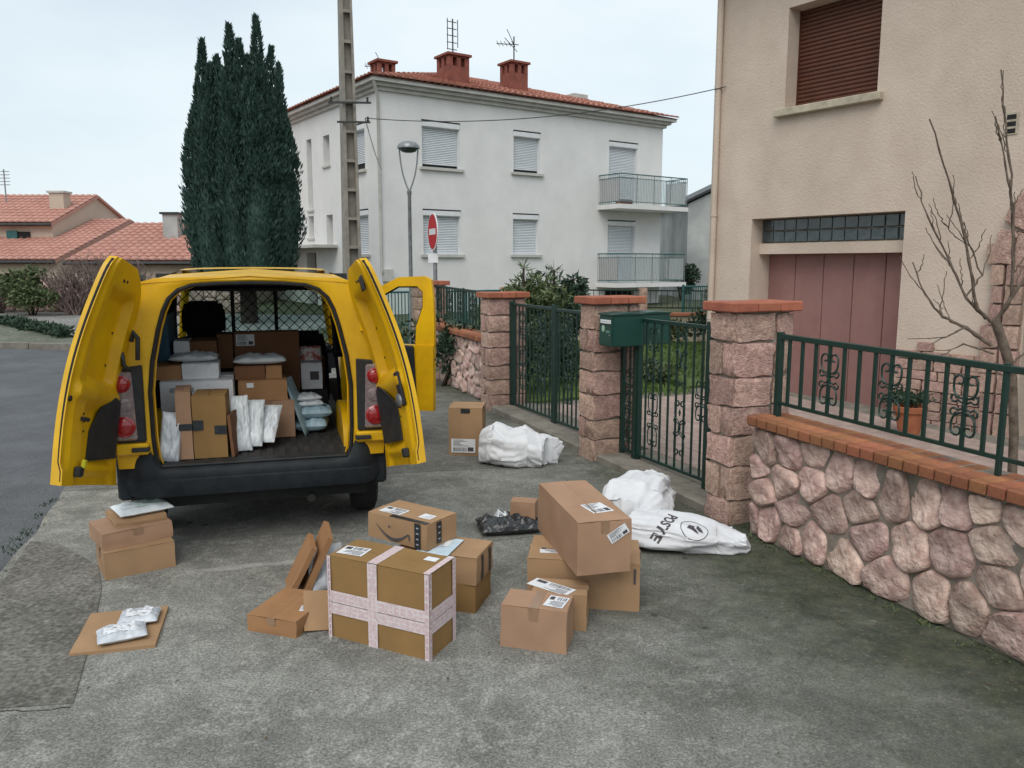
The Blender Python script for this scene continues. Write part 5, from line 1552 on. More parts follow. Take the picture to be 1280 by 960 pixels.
# bonnet, nose, front bumper
b = MB()
rings = []
for y, zc, hw, zs_ in ((2.98, 1.10, .80, 1.0), (3.3, 1.06, .80, 1.0), (3.7, .98, .76, .93), (3.98, .86, .68, .80), (4.08, .70, .64, .62), (4.08, .52, .66, .5)):
    rings.append([(-hw, y, zs_), (-hw * .8, y + .02, zc - .02), (0, y + .04, zc), (hw * .8, y + .02, zc - .02), (hw, y, zs_)])
b.loft(rings, closed=False, caps=False); b.build('bonnet', m_yellow, van, VF, smooth=60)
MB().box(-.80, .80, 3.92, 4.12, .26, .52).build('front_bumper', m_bumper, van, VF, bevel=.05, seg=2)
for s in (-1, 1):
    MB().box(s * .52, s * .76, 3.93, 4.03, .66, .84).build('headlight', m_clearlens, van, VF, bevel=.03)
    # windscreen pillars
    b = MB(); b.tube([(s * .73, 3.05, 1.05), (s * .60, 2.50, 1.80)], .04, 6); b.build('windscreen_pillar', m_yellow, van, VF, smooth=60)
    b = MB(); b.box(s * .80, s * .66, 1.98, 2.06, 1.04, 1.80); b.build('door_pillar', m_black, van, VF @ Matrix.Identity(4))
    b = MB(); b.tube([(s * .87, ARCH_Y + math.cos(R_(a)) * (ARCH_R + .0), ARCH_Z + math.sin(R_(a)) * ARCH_R) for a in range(10, 175, 11)], .022, 6); b.build('wheel_arch_lip', m_bumper, van, VF, smooth=60)
MB().add([(-.72, 3.03, 1.06), (.72, 3.03, 1.06), (.58, 2.50, 1.80), (-.58, 2.50, 1.80)], [(0, 1, 2, 3)]).build('windscreen', m_wind, van, VF)
MB().add([(-.81, 2.1, 1.06), (-.81, 2.95, 1.06), (-.655, 2.55, 1.76), (-.655, 2.1, 1.76)], [(0, 1, 2, 3)]).build('side_window', m_wind, van, VF)
# inner lining: ceiling, sides --------------------------------------
b = MB()
def lin(z): return max(0, XW(z) - .07)
for s in (-1, 1):
    b.sheet(1, 10, lambda u, v, s=s: (s * lin(.62 + 1.12 * v), .12 + 1.70 * u, .62 + 1.12 * v))
b.sheet(1, 8, lambda u, v: ((v * 2 - 1) * .62, .12 + 1.70 * u, 1.79 - .05 * (v * 2 - 1) ** 2))
b.build('inner_lining', m_darkfab, van, VF, smooth=30)
# yellow painted patches of the inner side walls and wheel boxes
for s in (-1, 1):
    MB().box(s * .795, s * .755, .25, .62, 1.12, 1.32).build('inner_panel', m_yellow, van, VF, bevel=.01)
    b = MB()
    b.prism([(ARCH_Y + math.cos(R_(a)) * .40, .598 + math.sin(R_(a)) * .27) for a in range(0, 181, 18)], s * .60 if s > 0 else -.80, .80 if s > 0 else -.60, axis='x')
    b.build('wheel_box', m_yellow, van, VF, smooth=40)
    MB().box(s * .665, s * .645, .09, .16, .62, 1.5).build('door_jamb', m_yellow, van, VF, bevel=.006)
# floor with ribs
fl = MB().box(-.78, .78, .06, 1.83, .555, .598).build('load_floor', m_liner, van, VF)
rib = MB().box(-.022, .022, .13, 1.80, .598, .604).mesh('floor_rib', m_liner, bevel=.002)
for i in range(15):
    inst('floor_rib', rib, fl, VF @ T_(((i - 7) * .085, 0, 0)))
# rear frame ring ----------------------------------------------------
b = MB()
def full(pr, y, dz=0):
    return [(-x, y(z), z) for z, x in pr] + [(x, y(z), z) for z, x in pr[::-1][1:]]
o_, i_ = full(OUTR, yrear), full(OPEN, lambda z: yrear(z) + .01)
mid = [tuple((Vector(a) * .45 + Vector(c) * .55) - Vector((0, .012, 0))) for a, c in zip(o_, i_)]
jam = [(x * .985, y + .11, z - (.006 if z > 1.7 else 0)) for x, y, z in i_]
outb = [(x * 1.003, y + .05, z) for x, y, z in o_]
b.loft([outb, o_, mid, i_, jam], closed=False, caps=False)
b.build('rear_frame', m_yellow, van, VF, smooth=50)
MB().tube([(x * .99, y - .006, z - .004 * (z > 1.6)) for x, y, z in i_], .014, 7).build('door_seal', m_rubber, van, VF, smooth=60)
MB().tube([(x * .965, y + .06, z - (.012 if z > 1.6 else 0)) for x, y, z in i_], .007, 6).build('seal_lip', m_yellow, van, VF, smooth=60)
# tail lamps and the grey-black panel beside them ---------------------
for s in (-1, 1):
    side = 'left' if s < 0 else 'right'
    c = MB().prism([(s * .675, .78), (s * .858, .78), (s * .862, 1.10), (s * .845, 1.26), (s * .675, 1.28)], .02, .075, axis='y').build('lamp_surround', m_black, van, VF, bevel=.008, fixn=True)
    t = MB().prism([(s * .722, .80), (s * .864, .80), (s * .868, 1.10), (s * .850, 1.245), (s * .735, 1.245)], -.005, .03, axis='y').build('tail_lamp', m_clearlens, van, VF, bevel=.012, fixn=True)
    for zc, r in ((1.168, .054), (.892, .068)):
        MB().lathe([(r, 0), (r, .006), (r * .82, .016), (r * .76, .010), (r * .55, .018), (r * .2, .022)], 26, M=T_((s * .795, -.005, zc)) @ RX(90)).build('red_lens', m_redlens, t, VF, smooth=35)
    MB().lathe([(.05, 0), (.046, .008), (.02, .012)], 20, M=T_((s * .795, -.005, 1.035)) @ RX(90) @ SC(1.15, .9, 1)).build('clear_lens', m_clearlens, t, VF, smooth=40)
    MB().box(s * .66, s * .86, .0, .07, .70, .775).build('lamp_ledge', m_yellow, van, VF, bevel=.012)
    MB().box(s * .655, s * .76, -.02, .03, .725, .752).build('door_check', m_black, van, VF, bevel=.004)
# bumper --------------------------------------------------------------
b = MB()
def bump_ring(x):
    k = max(0, abs(x) - .70) / .165
    f = .16 * k ** 2                        # ends sweep forward
    up = .115 * min(1, max(0, (abs(x) - .60) / .06))
    return [(x, f + .10, .40 + .02 * k), (x, f + .012, .405 + .02 * k), (x, f - .005, .46), (x, f - .004, .515), (x, f + .012, .525), (x, f + .010, .556), (x, f + .022, .575 + up * .6), (x, f + .04, .596 + up), (x, f + .16, .597 + up)]
xs = [-.865, -.85, -.82, -.78, -.74, -.70, -.66, -.63, -.60, -.5, -.3, 0, .3, .5, .60, .63, .66, .70, .74, .78, .82, .85, .865]
b.loft([bump_ring(x) for x in xs], closed=True, caps=True); b.build('rear_bumper', m_bumper, van, VF, smooth=50)
MB().box(-.60, .60, .035, .14, .598, .613).build('load_sill', m_black, van, VF, bevel=.005)
for s in (-1, 1):
    MB().box(s * .878, s * .78, .09, .36, .375, .71).build('bumper_side', m_bumper, van, VF, bevel=.02)
# underside, wheels ----------------------------------------------------
MB().box(-.74, .74, .14, 3.8, .30, .44).build('underbody', m_dark, van, VF)
MB().tube([(.35, .10, .30), (.35, .6, .31)], .03, 8).build('exhaust_pipe', m_darksteel, van, VF, smooth=60)
MB().box(-.55, .10, .30, .95, .245, .32).build('spare_wheel_carrier', m_dark, van, VF, bevel=.03)
tyre = MB(); tyre.lathe([(.19, -.085), (.27, -.092), (.305, -.075), (.312, -.03), (.312, .03), (.305, .075), (.27, .092), (.19, .085)], 30); tyre = tyre.mesh('tyre', m_rubber, smooth=35)
rim = MB(); rim.lathe([(.05, .05), (.10, .07), (.16, .055), (.195, .088), (.195, -.06), (.05, -.06)], 24); rim = rim.mesh('rim', m_steel, smooth=35)
for s in (-1, 1):
    for y in (ARCH_Y, FA[0]):
        w = MB().box(-.03, .03, -.05, .05, -.05, .05).build('wheel', m_darksteel, van, VF @ T_((s * .75, y, .31)))
        inst('tyre', tyre, w, VF @ T_((s * .765, y, .312)) @ RY(90 * s)); inst('rim', rim, w, VF @ T_((s * .765, y, .312)) @ RY(90 * s))
# rear doors ------------------------------------------------------------
HB = (.92, .02, .52); HT = (.655, .08, 1.84)
def hx(z): return HB[0] + (HT[0] - HB[0]) * (z - HB[2]) / (HT[2] - HB[2])
def rear_door(s, ang, label):
    """closed-position geometry, then turned about the slanted hinge line"""
    hb, ht = Vector((s * HB[0], HB[1], HB[2])), Vector((s * HT[0], HT[1], HT[2]))
    ax = (ht - hb).normalized()
    Mr = T_(hb) @ Matrix.Rotation(R_(ang) * s, 4, ax) @ T_(-hb)
    M = VF @ Mr
    NX, NZ = 44, 64
    zb, zt = .52, 1.84
    def edge(z):                                 # outer (hinge-side) edge follows the body, rounded at the top
        k = max(0, (z - 1.58) / .26)
        return hx(z) - .015 - .20 * k * k * k
    def inner_edge(z):                            # free edge, rounded at the top
        k = max(0, (z - 1.58) / .26); return .12 + .05 * k ** 6
    def ss(x, a, c): t = max(0, min(1, (x - a) / (c - a))); return t * t * (3 - 2 * t)
    def depth(u, z):
        d = .060
        e = min(u, 1 - u) * .75
        rim_ = ss(e, .0, .035)
        d -= .022 * (1 - rim_) * 0
        # blanked upper window panel: deep stamped recess
        w = ss(u, .20, .25) * ss(u, .86, .81) * ss(z, 1.12, 1.16) * ss(z, 1.69, 1.63)
        d -= .062 * w
        # raised band under it
        d += .026 * ss(z, 1.00, 1.03) * ss(z, 1.11, 1.08) * ss(u, .05, .1) * ss(u, .97, .92)
        # lower recess
        w2 = ss(u, .30, .36) * ss(u, .93, .88) * ss(z, .62, .66) * ss(z, 1.0, .95)
        d -= .028 * w2
        # step near the free edge
        d -= .016 * ss(u, .10, .06) * ss(z, .6, .64)
        d -= .020 * ss(z, .60, .57) * ss(u, .2, .26) * ss(u, .9, .84)
        return d
    def P(u, v, out):
        z = zb + (zt - zb) * v
        x = inner_edge(z) + (edge(z) - inner_edge(z)) * u
        lean = HB[1] + (HT[1] - HB[1]) * v
        bow = .07 * math.sin(math.pi * v)
        return (s * x, lean - bow - .012 * math.sin(math.pi * u) if out else lean - bow + depth(u, z), z)
    b = MB()
    b.sheet(NX, NZ, lambda u, v: P(u, v, False))
    b.sheet(6, 12, lambda u, v: P(u, v, True))
    for (f0) in ('u0', 'u1', 'v0', 'v1'):
        if f0[0] == 'u':
            k = float(f0[1]); b.sheet(1, NZ, lambda a, v, k=k: tuple(Vector(P(k, v, False)).lerp(Vector(P(k, v, True)), a)))
        else:
            k = float(f0[1]); b.sheet(1, NX, lambda a, u, k=k: tuple(Vector(P(u, k, False)).lerp(Vector(P(u, k, True)), a)))
    d = b.build('rear_door', m_yellow, van, M, smooth=45)
    d['label'] = label
    def IP(u, z, off=.0):
        x = inner_edge(z) + (edge(z) - inner_edge(z)) * u
        v = (z - zb) / (zt - zb)
        return Vector((s * x, HB[1] + (HT[1] - HB[1]) * v - .07 * math.sin(math.pi * v) + depth(u, z) + off, z))
    # black trim panel
    tp = [(.46, .66), (.94, .69), (.94, 1.04), (.80, 1.06), (.62, .99), (.50, .84)] if s < 0 else [(.46, .68), (.94, .68), (.94, 1.03), (.80, 1.07), (.60, 1.03), (.50, .92)]
    b = MB(); n = len(tp)
    b.add([IP(u, z, .002) for u, z in tp] + [IP(u, z, .014) for u, z in tp], [tuple(range(n, 2 * n))] + [(k, (k + 1) % n, n + (k + 1) % n, n + k) for k in range(n)]); b.build('trim_panel', m_black, d, M, fixn=True)
    # rubber seal round the free edge and bottom
    b = MB(); b.tube([IP(.012, zb + .02 + (zt - zb - .04) * k / 24, -.012) for k in range(25)], .011, 6); b.build('edge_seal', m_rubber, d, M, smooth=60)
    # drain holes and plugs
    for (u, z, r) in ((.42, 1.735, .012), (.52, 1.74, .010), (.78, 1.45, .009), (.8, 1.25, .009), (.28, .93, .008), (.30, .89, .010), (.34, .86, .008), (.30, .83, .008)):
        q = IP(u, z, .0015); MB().lathe([(r, 0), (r * .8, .003)], 10, M=T_(q) @ RX(-90)).build('drain_plug', m_rubber, d, M)
    MB().box(-.05, .05, -.004, .012, -.012, .012).build('door_bracket', m_black, d, M @ T_(IP(.30, .90, .004)), bevel=.004)
    MB().box(-.035, .035, -.005, .03, -.03, .03).build('lower_catch', m_black, d, M @ T_(IP(.22, .60, .004)), bevel=.008)
    if s < 0:
        MB().box(-.018, .018, .0, .02, -.02, .03).build('catch_tab', mat('catch_yellow', (.65, .6, .03), rough=.5), d, M @ T_(IP(.26, .64, .02)), bevel=.004)
        MB().lathe([(.016, 0), (.016, .01)], 12, M=T_(IP(.035, 1.0, .0)) @ RX(-90)).build('stop_buffer', m_rubber, d, M)
    else:
        MB().box(-.05, .05, .0, .02, -.11, .11).build('latch_plate', m_black, d, M @ T_(IP(.14, 1.0, .0)), bevel=.01)
        MB().lathe([(.042, 0), (.042, .012), (.03, .02)], 16, M=T_(IP(.15, .93, .02)) @ RX(-90)).build('latch_handle', m_steel, d, M, smooth=40)
        MB().box(-.035, .035, .0, .018, -.05, .05).build('upper_catch', m_black, d, M @ T_(IP(.24, 1.70, .0)), bevel=.008)
    # hinges
    for z in (.64, 1.50):
        q = Vector((s * (hx(z) + .005), HB[1] + (HT[1] - HB[1]) * (z - zb) / (zt - zb) + .01, z))
        MB().box(-.02, .02, -.03, .03, -.035, .035).build('hinge', m_yellow, d, VF @ T_(q), bevel=.006)
    return d
rear_door(-1, 103, 'left rear door swung open, inner side showing')
rear_door(1, 99, 'right rear door swung open, with latch')
# scuffed cable holders on the left pillar
MB().tube([(-.80, .02, 1.40), (-.775, -.02, 1.36), (-.77, -.015, 1.29), (-.75, .0, 1.26)], .014, 6).build('door_cable', m_darksteel, van, VF, smooth=60)
MB().tube([(-.72, .0, 1.44), (-.70, -.02, 1.50), (-.68, -.01, 1.46), (-.69, 0, 1.32)], .016, 6).build('door_cable', m_darksteel, van, VF, smooth=60)
# load guard ------------------------------------------------------------
gd = MB()
for (p, q) in (((-.70, .60), (-.62, 1.74)), ((.70, .60), (.62, 1.74)), ((-.62, 1.74), (.62, 1.74)), ((-.18, .6), (-.18, 1.75)), ((.17, .6), (.17, 1.75)), ((-.70, 1.13), (.70, 1.13))):
    gd.tube([(p[0], 1.72, p[1]), (q[0], 1.72, q[1])], .016, 6)
gdo = gd.build('load_guard', m_black, van, VF, smooth=60)
K = MB()
zlo, zhi, hw = 1.13, 1.74, .66
st = .085
for sgn in (1, -1):
    c = -2.4
    while c < 2.4:
        pts = []
        # line x = c + sgn*(z - zlo)
        z0_, z1_ = zlo, zhi
        xa, xb = c, c + sgn * (z1_ - z0_)
        lo_, hi_ = 0.0, 1.0
        for bound, sg2 in ((-hw, 1), (hw, -1)):
            fa, fb = sg2 * (xa - bound), sg2 * (xb - bound)
            if fa < 0 and fb < 0: lo_ = 2; break
            if fa < 0: lo_ = max(lo_, fa / (fa - fb))
            if fb < 0: hi_ = min(hi_, fa / (fa - fb))
        if lo_ < hi_:
            K.tube([(xa + (xb - xa) * lo_, 1.72, z0_ + (z1_ - z0_) * lo_), (xa + (xb - xa) * hi_, 1.72, z0_ + (z1_ - z0_) * hi_)], .0035, 4)
        c += st
K.build('guard_mesh', m_black, gdo, VF)
# seats, headrests, dashboard, steering wheel ------------------------------
for sx in (-.40, .36):
    s_ = MB()
    s_.loft([[(sx + x * w, 1.98 + y * .5 + (z - .7) * .18, z) for x, y in ((-1, -.12), (1, -.12), (1, .12), (-1, .12))] for z, w in ((.62, .25), (.8, .26), (1.1, .25), (1.28, .21))])
    s_ = s_.build('seat_back', m_darkfab, van, VF, bevel=.03, seg=2)
    if sx < 0: MB().loft([[(sx - .04 + x * w, 2.06 + y * .4, z) for x, y in ((-1, -.1), (1, -.1), (1, .1), (-1, .1))] for z, w in ((1.27, .17), (1.36, .185), (1.50, .175), (1.56, .14))]).build('headrest', m_darkfab, s_, VF, bevel=.025, seg=2)
    MB().box(sx - .25, sx + .25, 2.0, 2.5, .52, .66).build('seat_cushion', m_darkfab, van, VF, bevel=.03)
MB().box(-.74, .74, 2.68, 3.05, .78, 1.06).build('dashboard', m_black, van, VF, bevel=.05, seg=2)
MB().tube([(-.40 + math.cos(a) * .18, 2.56 + math.sin(a) * .06, .98 + math.sin(a) * .17) for a in [k * .4488 for k in range(14)]], .014, 6, closed=True).build('steering_wheel', m_black, van, VF, smooth=60)
MB().box(-.66, .66, 1.80, 2.45, 1.66, 1.78).build('overhead_shelf', m_darkfab, van, VF, bevel=.02)
MB().box(-.70, .70, 1.85, 3.0, .45, .52).build('cab_floor', m_liner, van, VF)
MB().box(-.24, .24, .9, 1.05, 1.70, 1.725).build('roof_lamp', m_darkfab, van, VF, bevel=.005)
# open front passenger door --------------------------------------------------
FDm = VF @ T_((.845, 3.0, 0)) @ RZ(61)                # local -Y runs from hinge to free edge (closed = rearwards)
def fdoor():
    X0 = 0
    def prof(z): return -(XW(z) - XW(.95)) * -1
    b = MB()
    def skin(off, ymax):
        pass
    L = 1.0
    # lower panel: outer skin and inner face
    for off in (0, -.09):
        b.sheet(8, 12, lambda u, v, off=off: (-.02 * (1 - v) + off, -L * u, .40 + .66 * v))
    b.box(-.09, .0, -L, 0, 1.055, 1.065)
    b.box(-.09, -.03, -L, 0, .395, .405)
    b.sheet(1, 12, lambda u, v: (-.02 * (1 - v) - .09 * u, -L, .40 + .66 * v))
    b.sheet(1, 12, lambda u, v: (-.02 * (1 - v) - .09 * u, 0, .40 + .66 * v))
    d = b.build('front_door', m_yellow, van, FDm, smooth=40)
    d['label'] = 'front passenger door standing open'
    # window frame: wide band at the rear edge
    def fx(z): return (z - 1.0) * .02
    fr = MB()
    def band(pts_o, pts_i):
        for off in (0, -.06):
            n = len(pts_o)
            v = [(fx(z) + off, -y, z) for y, z in pts_o] + [(fx(z) + off, -y, z) for y, z in pts_i]
            fr.add(v, [(k, k + 1, n + k + 1, n + k) for k in range(n - 1)])
        for P in (pts_o, pts_i):
            n = len(P)
            v = [(fx(z), -y, z) for y, z in P] + [(fx(z) - .06, -y, z) for y, z in P]
            fr.add(v, [(k, k + 1, n + k + 1, n + k) for k in range(n - 1)])
    po = [(L, 1.06), (L, 1.3), (L - .01, 1.55), (L - .03, 1.72), (L - .10, 1.755), (.62, 1.74), (.38, 1.62), (.02, 1.06)]
    pi = [(L - .20, 1.06), (L - .19, 1.25), (L - .12, 1.45), (L - .12, 1.60), (L - .18, 1.655), (.62, 1.65), (.42, 1.54), (.12, 1.06)]
    band(po, pi)
    fr.build('window_frame', m_yellow, d, FDm, fixn=True, smooth=40)
    b = MB(); b.tube([(fx(z) - .03, -y, z) for y, z in pi], .016, 6); b.build('window_seal', m_rubber, d, FDm, smooth=60)
    b = MB(); b.add([(fx(z) - .03, -y, z) for y, z in pi], [tuple(range(len(pi)))]); b.build('window_glass', m_clearglass, d, FDm)
    b = MB(); b.loft([[(-.092 - t, -y, z) for y, z in ((.08, .50), (L - .17, .50), (L - .20, 1.06), (.10, 1.10))] for t in (0, .05)]); b.build('door_trim', m_bumper, d, FDm, bevel=.012, fixn=True)
    MB().box(-.2, -.14, -.66, -.3, .82, .90).build('arm_rest', m_black, d, FDm, bevel=.015)
    MB().lathe([(.012, 0), (.012, .006)], 10, M=T_((fx(.92) - .045, -L - .001, .92)) @ RX(90)).build('door_latch', m_black, d, FDm)
    b = MB(); b.loft([[(.03 + t * .17, -.12 + y * (.5 + .5 * math.sin(t * 3)), 1.14 + z) for y, z in ((-.05, -.08), (.05, -.08), (.05, .08), (-.05, .08))] for t in (0, .3, .7, 1)]); b.build('wing_mirror', m_black, d, FDm, bevel=.02)
fdoor()
# ------------------------------------------------------------------ parcels
def softbox(sx, sy, sz, seed, amp=.0055, n=5, bulge=.004):
    """cardboard box body with slightly bowed, dented faces; base on z=0, centred in x and y"""
    b = MB(); idx = {}
    S = Vector((sx, sy, sz))
    def pt(p):
        q = Vector((p[0] * sx, p[1] * sy, (p[2] + .5) * sz))
        e = [abs(c) * 2 for c in p]
        for i in range(3):
            if e[i] > .99:
                k = (1 - e[(i + 1) % 3] ** 2) * (1 - e[(i + 2) % 3] ** 2)
                q[i] += math.copysign(bulge * k * (1 if i < 2 else .3), p[i])
        d = mnoise.noise_vector(Vector(p) * 3 + Vector((seed * 3.1, seed, 1))) * amp
        if p[2] < -.49: d.z = 0
        return q + d
    def vi(p):
        k = tuple(round(c, 4) for c in p)
        if k not in idx: idx[k] = len(b.v); b.v.append(tuple(pt(p)))
        return idx[k]
    g = [-.5, -.488, -.25, 0, .25, .488, .5]
    m_ = len(g) - 1
    for ax in range(3):
        for sgn in (-.5, .5):
            for i in range(m_):
                for j in range(m_):
                    q = []
                    for di, dj in ((0, 0), (1, 0), (1, 1), (0, 1)):
                        p = [0, 0, 0]; p[ax] = sgn; p[(ax + 1) % 3] = g[i + di]; p[(ax + 2) % 3] = g[j + dj]; q.append(vi(p))
                    b.f.append(tuple(q) if sgn > 0 else tuple(q[::-1])); b.m.append(0)
    return b
def face(M, f, sx, sy, sz):
    U, V, O = {'top': ((1, 0, 0), (0, 1, 0), (0, 0, sz)), '-x': ((0, -1, 0), (0, 0, 1), (-sx / 2, 0, 0)), '-y': ((1, 0, 0), (0, 0, 1), (0, -sy / 2, 0)), '+x': ((0, 1, 0), (0, 0, 1), (sx / 2, 0, 0)), '+y': ((-1, 0, 0), (0, 0, 1), (0, sy / 2, 0))}[f]
    U, V = Vector(U), Vector(V); N = U.cross(V)
    F = Matrix((U, V, N)).transposed().to_4x4(); F.translation = O
    return M @ F
def ship_label(e, F, w, h, kind=0, name='shipping_label', m=None):
    o = MB().box(-w / 2, w / 2, -h / 2, h / 2, 0, .0008).build(name, m or m_paper, e, F)
    b = MB()
    rr = random.Random(int(w * 1e4) + int(h * 1e5) + kind)
    if kind == 0:
        x = -w * .42
        while x < w * .1:
            bw = rr.choice((.0025, .004, .006)); b.box(x, x + bw, -h * .42, -h * .12, .0011, .0014); x += bw + rr.choice((.003, .004, .006))
        for k in range(6):
            b.box(-w * .42, -w * .42 + w * rr.uniform(.25, .75), h * (.40 - k * .085), h * (.40 - k * .085) + h * .035, .0011, .0014)
        b.box(w * .18, w * .42, -h * .40, -h * .1, .0011, .0014)
    elif kind == 1:
        for k in range(5):
            b.box(-w * .4, w * rr.uniform(-.1, .4), h * (.32 - k * .16), h * (.32 - k * .16) + h * .06, .0011, .0014)
    if b.v: b.build('print', m_greyink if kind == 1 else m_ink, o, F)
    return o
SEED = [100]
def carton(M, sx, sy, sz, m, label, tape=m_tapec, seam='y', labels=(), group='cardboard parcels on the pavement', name='cardboard_box', tapew=.05, flap=True, bulge=.004):
    SEED[0] += 1
    e = root(name, M, label, 'box', group)
    softbox(sx, sy, sz - .005 if flap else sz, SEED[0], bulge=bulge).build('body', m, e, M, smooth=35)
    if flap:
        g = .0016
        z0, z1 = sz - .0045, sz
        for s in (-1, 1):
            r = random.uniform(-.3, 2.2)
            if seam == 'y': MB().box(s * g, s * (sx / 2 - .001), -sy / 2 + .001, sy / 2 - .001, z0, z1).build('flap', m, e, M @ T_((s * sx / 2, 0, z0)) @ RY(s * r * .6) @ T_((-s * sx / 2, 0, -z0)), bevel=.0015)
            else: MB().box(-sx / 2 + .001, sx / 2 - .001, s * g, s * (sy / 2 - .001), z0, z1).build('flap', m, e, M @ T_((0, s * sy / 2, z0)) @ RX(-s * r * .6) @ T_((0, -s * sy / 2, -z0)), bevel=.0015)
    if tape:
        t = tapew / 2; d = min(.07, sz * .4); z = sz + .0012; q = .0035 + bulge * .6
        b = MB()
        if seam == 'y':
            b.box(-t, t, -sy / 2 - q, sy / 2 + q, z - .0008, z); b.box(-t, t, -sy / 2 - q, -sy / 2 - q + .0008, sz - d, z); b.box(-t, t, sy / 2 + q - .0008, sy / 2 + q, sz - d, z)
        else:
            b.box(-sx / 2 - q, sx / 2 + q, -t, t, z - .0008, z); b.box(-sx / 2 - q, -sx / 2 - q + .0008, -t, t, sz - d, z); b.box(sx / 2 + q - .0008, sx / 2 + q, -t, t, sz - d, z)
        b.build('tape', tape, e, M)
    for L in labels:
        f, u, v, w, h = L[:5]; rot = L[5] if len(L) > 5 else 0; kind = L[6] if len(L) > 6 else 0; mm = L[7] if len(L) > 7 else None
        off = .0024 if f == 'top' else .0025 + bulge
        F = face(M, f, sx, sy, sz) @ T_((u, v, off)) @ RZ(rot)
        ship_label(e, F, w, h, kind, m=mm)
    return e
def near(N, azr, lr, ll, h0=0.0):
    """frame at the base centre of a box whose near bottom corner is N"""
    X = azv(azr); Y = Vector((-X.y, X.x, 0))
    c = Vector((N[0], N[1], 0)) + X * lr / 2 + Y * ll / 2
    return frame(c.x, c.y, azr, h0)

def mailer(M, w, h, t, m, label, seed=0, cat='parcel', group=None, lab=None, name='plastic_mailer', nx=26, ny=20, wr=1.0, droop=None):
    """soft padded bag lying flat: pillow with crimped edges and wrinkles; base at z=0"""
    def top(u, v, sgn):
        x, y = u * 2 - 1, v * 2 - 1
        prof = (max(0, 1 - abs(x) ** 3.2) * max(0, 1 - abs(y) ** 3.2)) ** .5
        k = mnoise.noise(Vector((x * 2.2 + seed * 5, y * 2.2, seed))) * .30 + mnoise.noise(Vector((x * 5 + seed, y * 5, 3))) * .20 * wr
        rid = (1 - abs(mnoise.noise(Vector((x * 3.1 + seed * 2, y * 3.5, 9))) * 2)) * .12 * wr
        z = t * .5 + sgn * t * .5 * prof + (t * prof * (k + rid) if sgn > 0 else 0)
        ex = 1 + .03 * mnoise.noise(Vector((y * 3, seed, 1))); ey = 1 + .03 * mnoise.noise(Vector((x * 3, seed, 2)))
        px, py = x * w / 2 * ex, y * h / 2 * ey
        dz = droop(px, py) if droop else 0
        return (px, py, max(.001, z) + dz)
    b = MB(); b.sheet(nx, ny, lambda u, v: top(u, v, 1)); b.sheet(nx, ny, lambda u, v: top(u, v, -1))
    e = root(name, M, label, cat, group)
    b.build('bag', m, e, M, smooth=60)
    if lab:
        x, y, lw, lh, kind, mm = lab
        bb = MB(); bb.sheet(8, 6, lambda u, v: (lambda p: (p[0], p[1], p[2] + .0025))(top(.5 + (x + (u - .5) * lw) / w, .5 + (y + (v - .5) * lh) / h, 1)))
        bb.build('address_label', mm or m_paper, e, M, smooth=60)
        if kind:
            for q in range(3):
                bb = MB(); bb.sheet(4, 1, lambda u, v: (lambda p: (p[0], p[1], p[2] + .0038))(top(.5 + (x + (u * .7 - .4) * lw) / w, .5 + (y + (.28 - q * .24 + v * .08) * lh) / h, 1))); bb.build('label_print', m_greyink, e, M)
    return e

random.seed(51)
# the big parcel bound with white printed tape, nearest the camera
M1 = near((-.412, 3.80), 25, .255, .605)
sx, sy, sz = .255, .605, .452
e1 = carton(M1, sx, sy, sz, m_cardo, 'large ochre box bound in a cross of white and pink printed tape', tape=None, seam='y', labels=[('top', -.03, .21, .15, .11, 95, 0), ('top', .05, -.215, .05, .07, 0, 9)])
def band(f, u0, u1, v0, v1, off=.0072):
    F = face(M1, f, sx, sy, sz)
    MB().box(u0, u1, v0, v1, off, off + .0007).build('printed_tape', m_tapep, e1, F)
    b = MB(); rr = random.Random(int(u0 * 1000) + int(v1 * 700))
    horiz = abs(u1 - u0) > abs(v1 - v0)
    L = max(abs(u1 - u0), abs(v1 - v0)); p = .012
    while p < L - .03:
        w = rr.uniform(.012, .035)
        for lane in (.28, .68):
            if horiz: b.box(u0 + p, u0 + p + w, v0 + (v1 - v0) * lane - .007, v0 + (v1 - v0) * lane + .007, off + .0008, off + .0011)
            else: b.box(u0 + (u1 - u0) * lane - .007, u0 + (u1 - u0) * lane + .007, v0 + p, v0 + p + w, off + .0008, off + .0011)
        p += w + rr.uniform(.006, .016)
    if b.v: b.build('tape_print', m_pinkink, e1, F)
# front (-x) face: u runs to the right
band('-x', -sy / 2 - .004, sy / 2 + .004, .20, .262); band('-x', -sy / 2 - .004, sy / 2 + .004, .135, .196, .0066)
band('-x', -.055, .002, 0, sz, .008); band('-x', sy / 2 - .020, sy / 2 + .006, 0, sz, .0078); band('-x', -sy / 2 - .004, -sy / 2 + .016, 0, sz, .0078)
band('-y', -sx / 2 - .004, sx / 2 + .004, .20, .262); band('-y', -sx / 2 - .004, sx / 2 + .004, .135, .196, .0066); band('-y', -sx / 2 - .006, -sx / 2 + .014, 0, sz, .0078); band('-y', sx / 2 - .03, sx / 2 + .004, 0, sz, .0078)
band('top', -sx / 2 - .004, sx / 2, -.002, .055, .002); band('top', -sx / 2 - .004, sx / 2, -sy / 2 - .004, -sy / 2 + .03, .002)
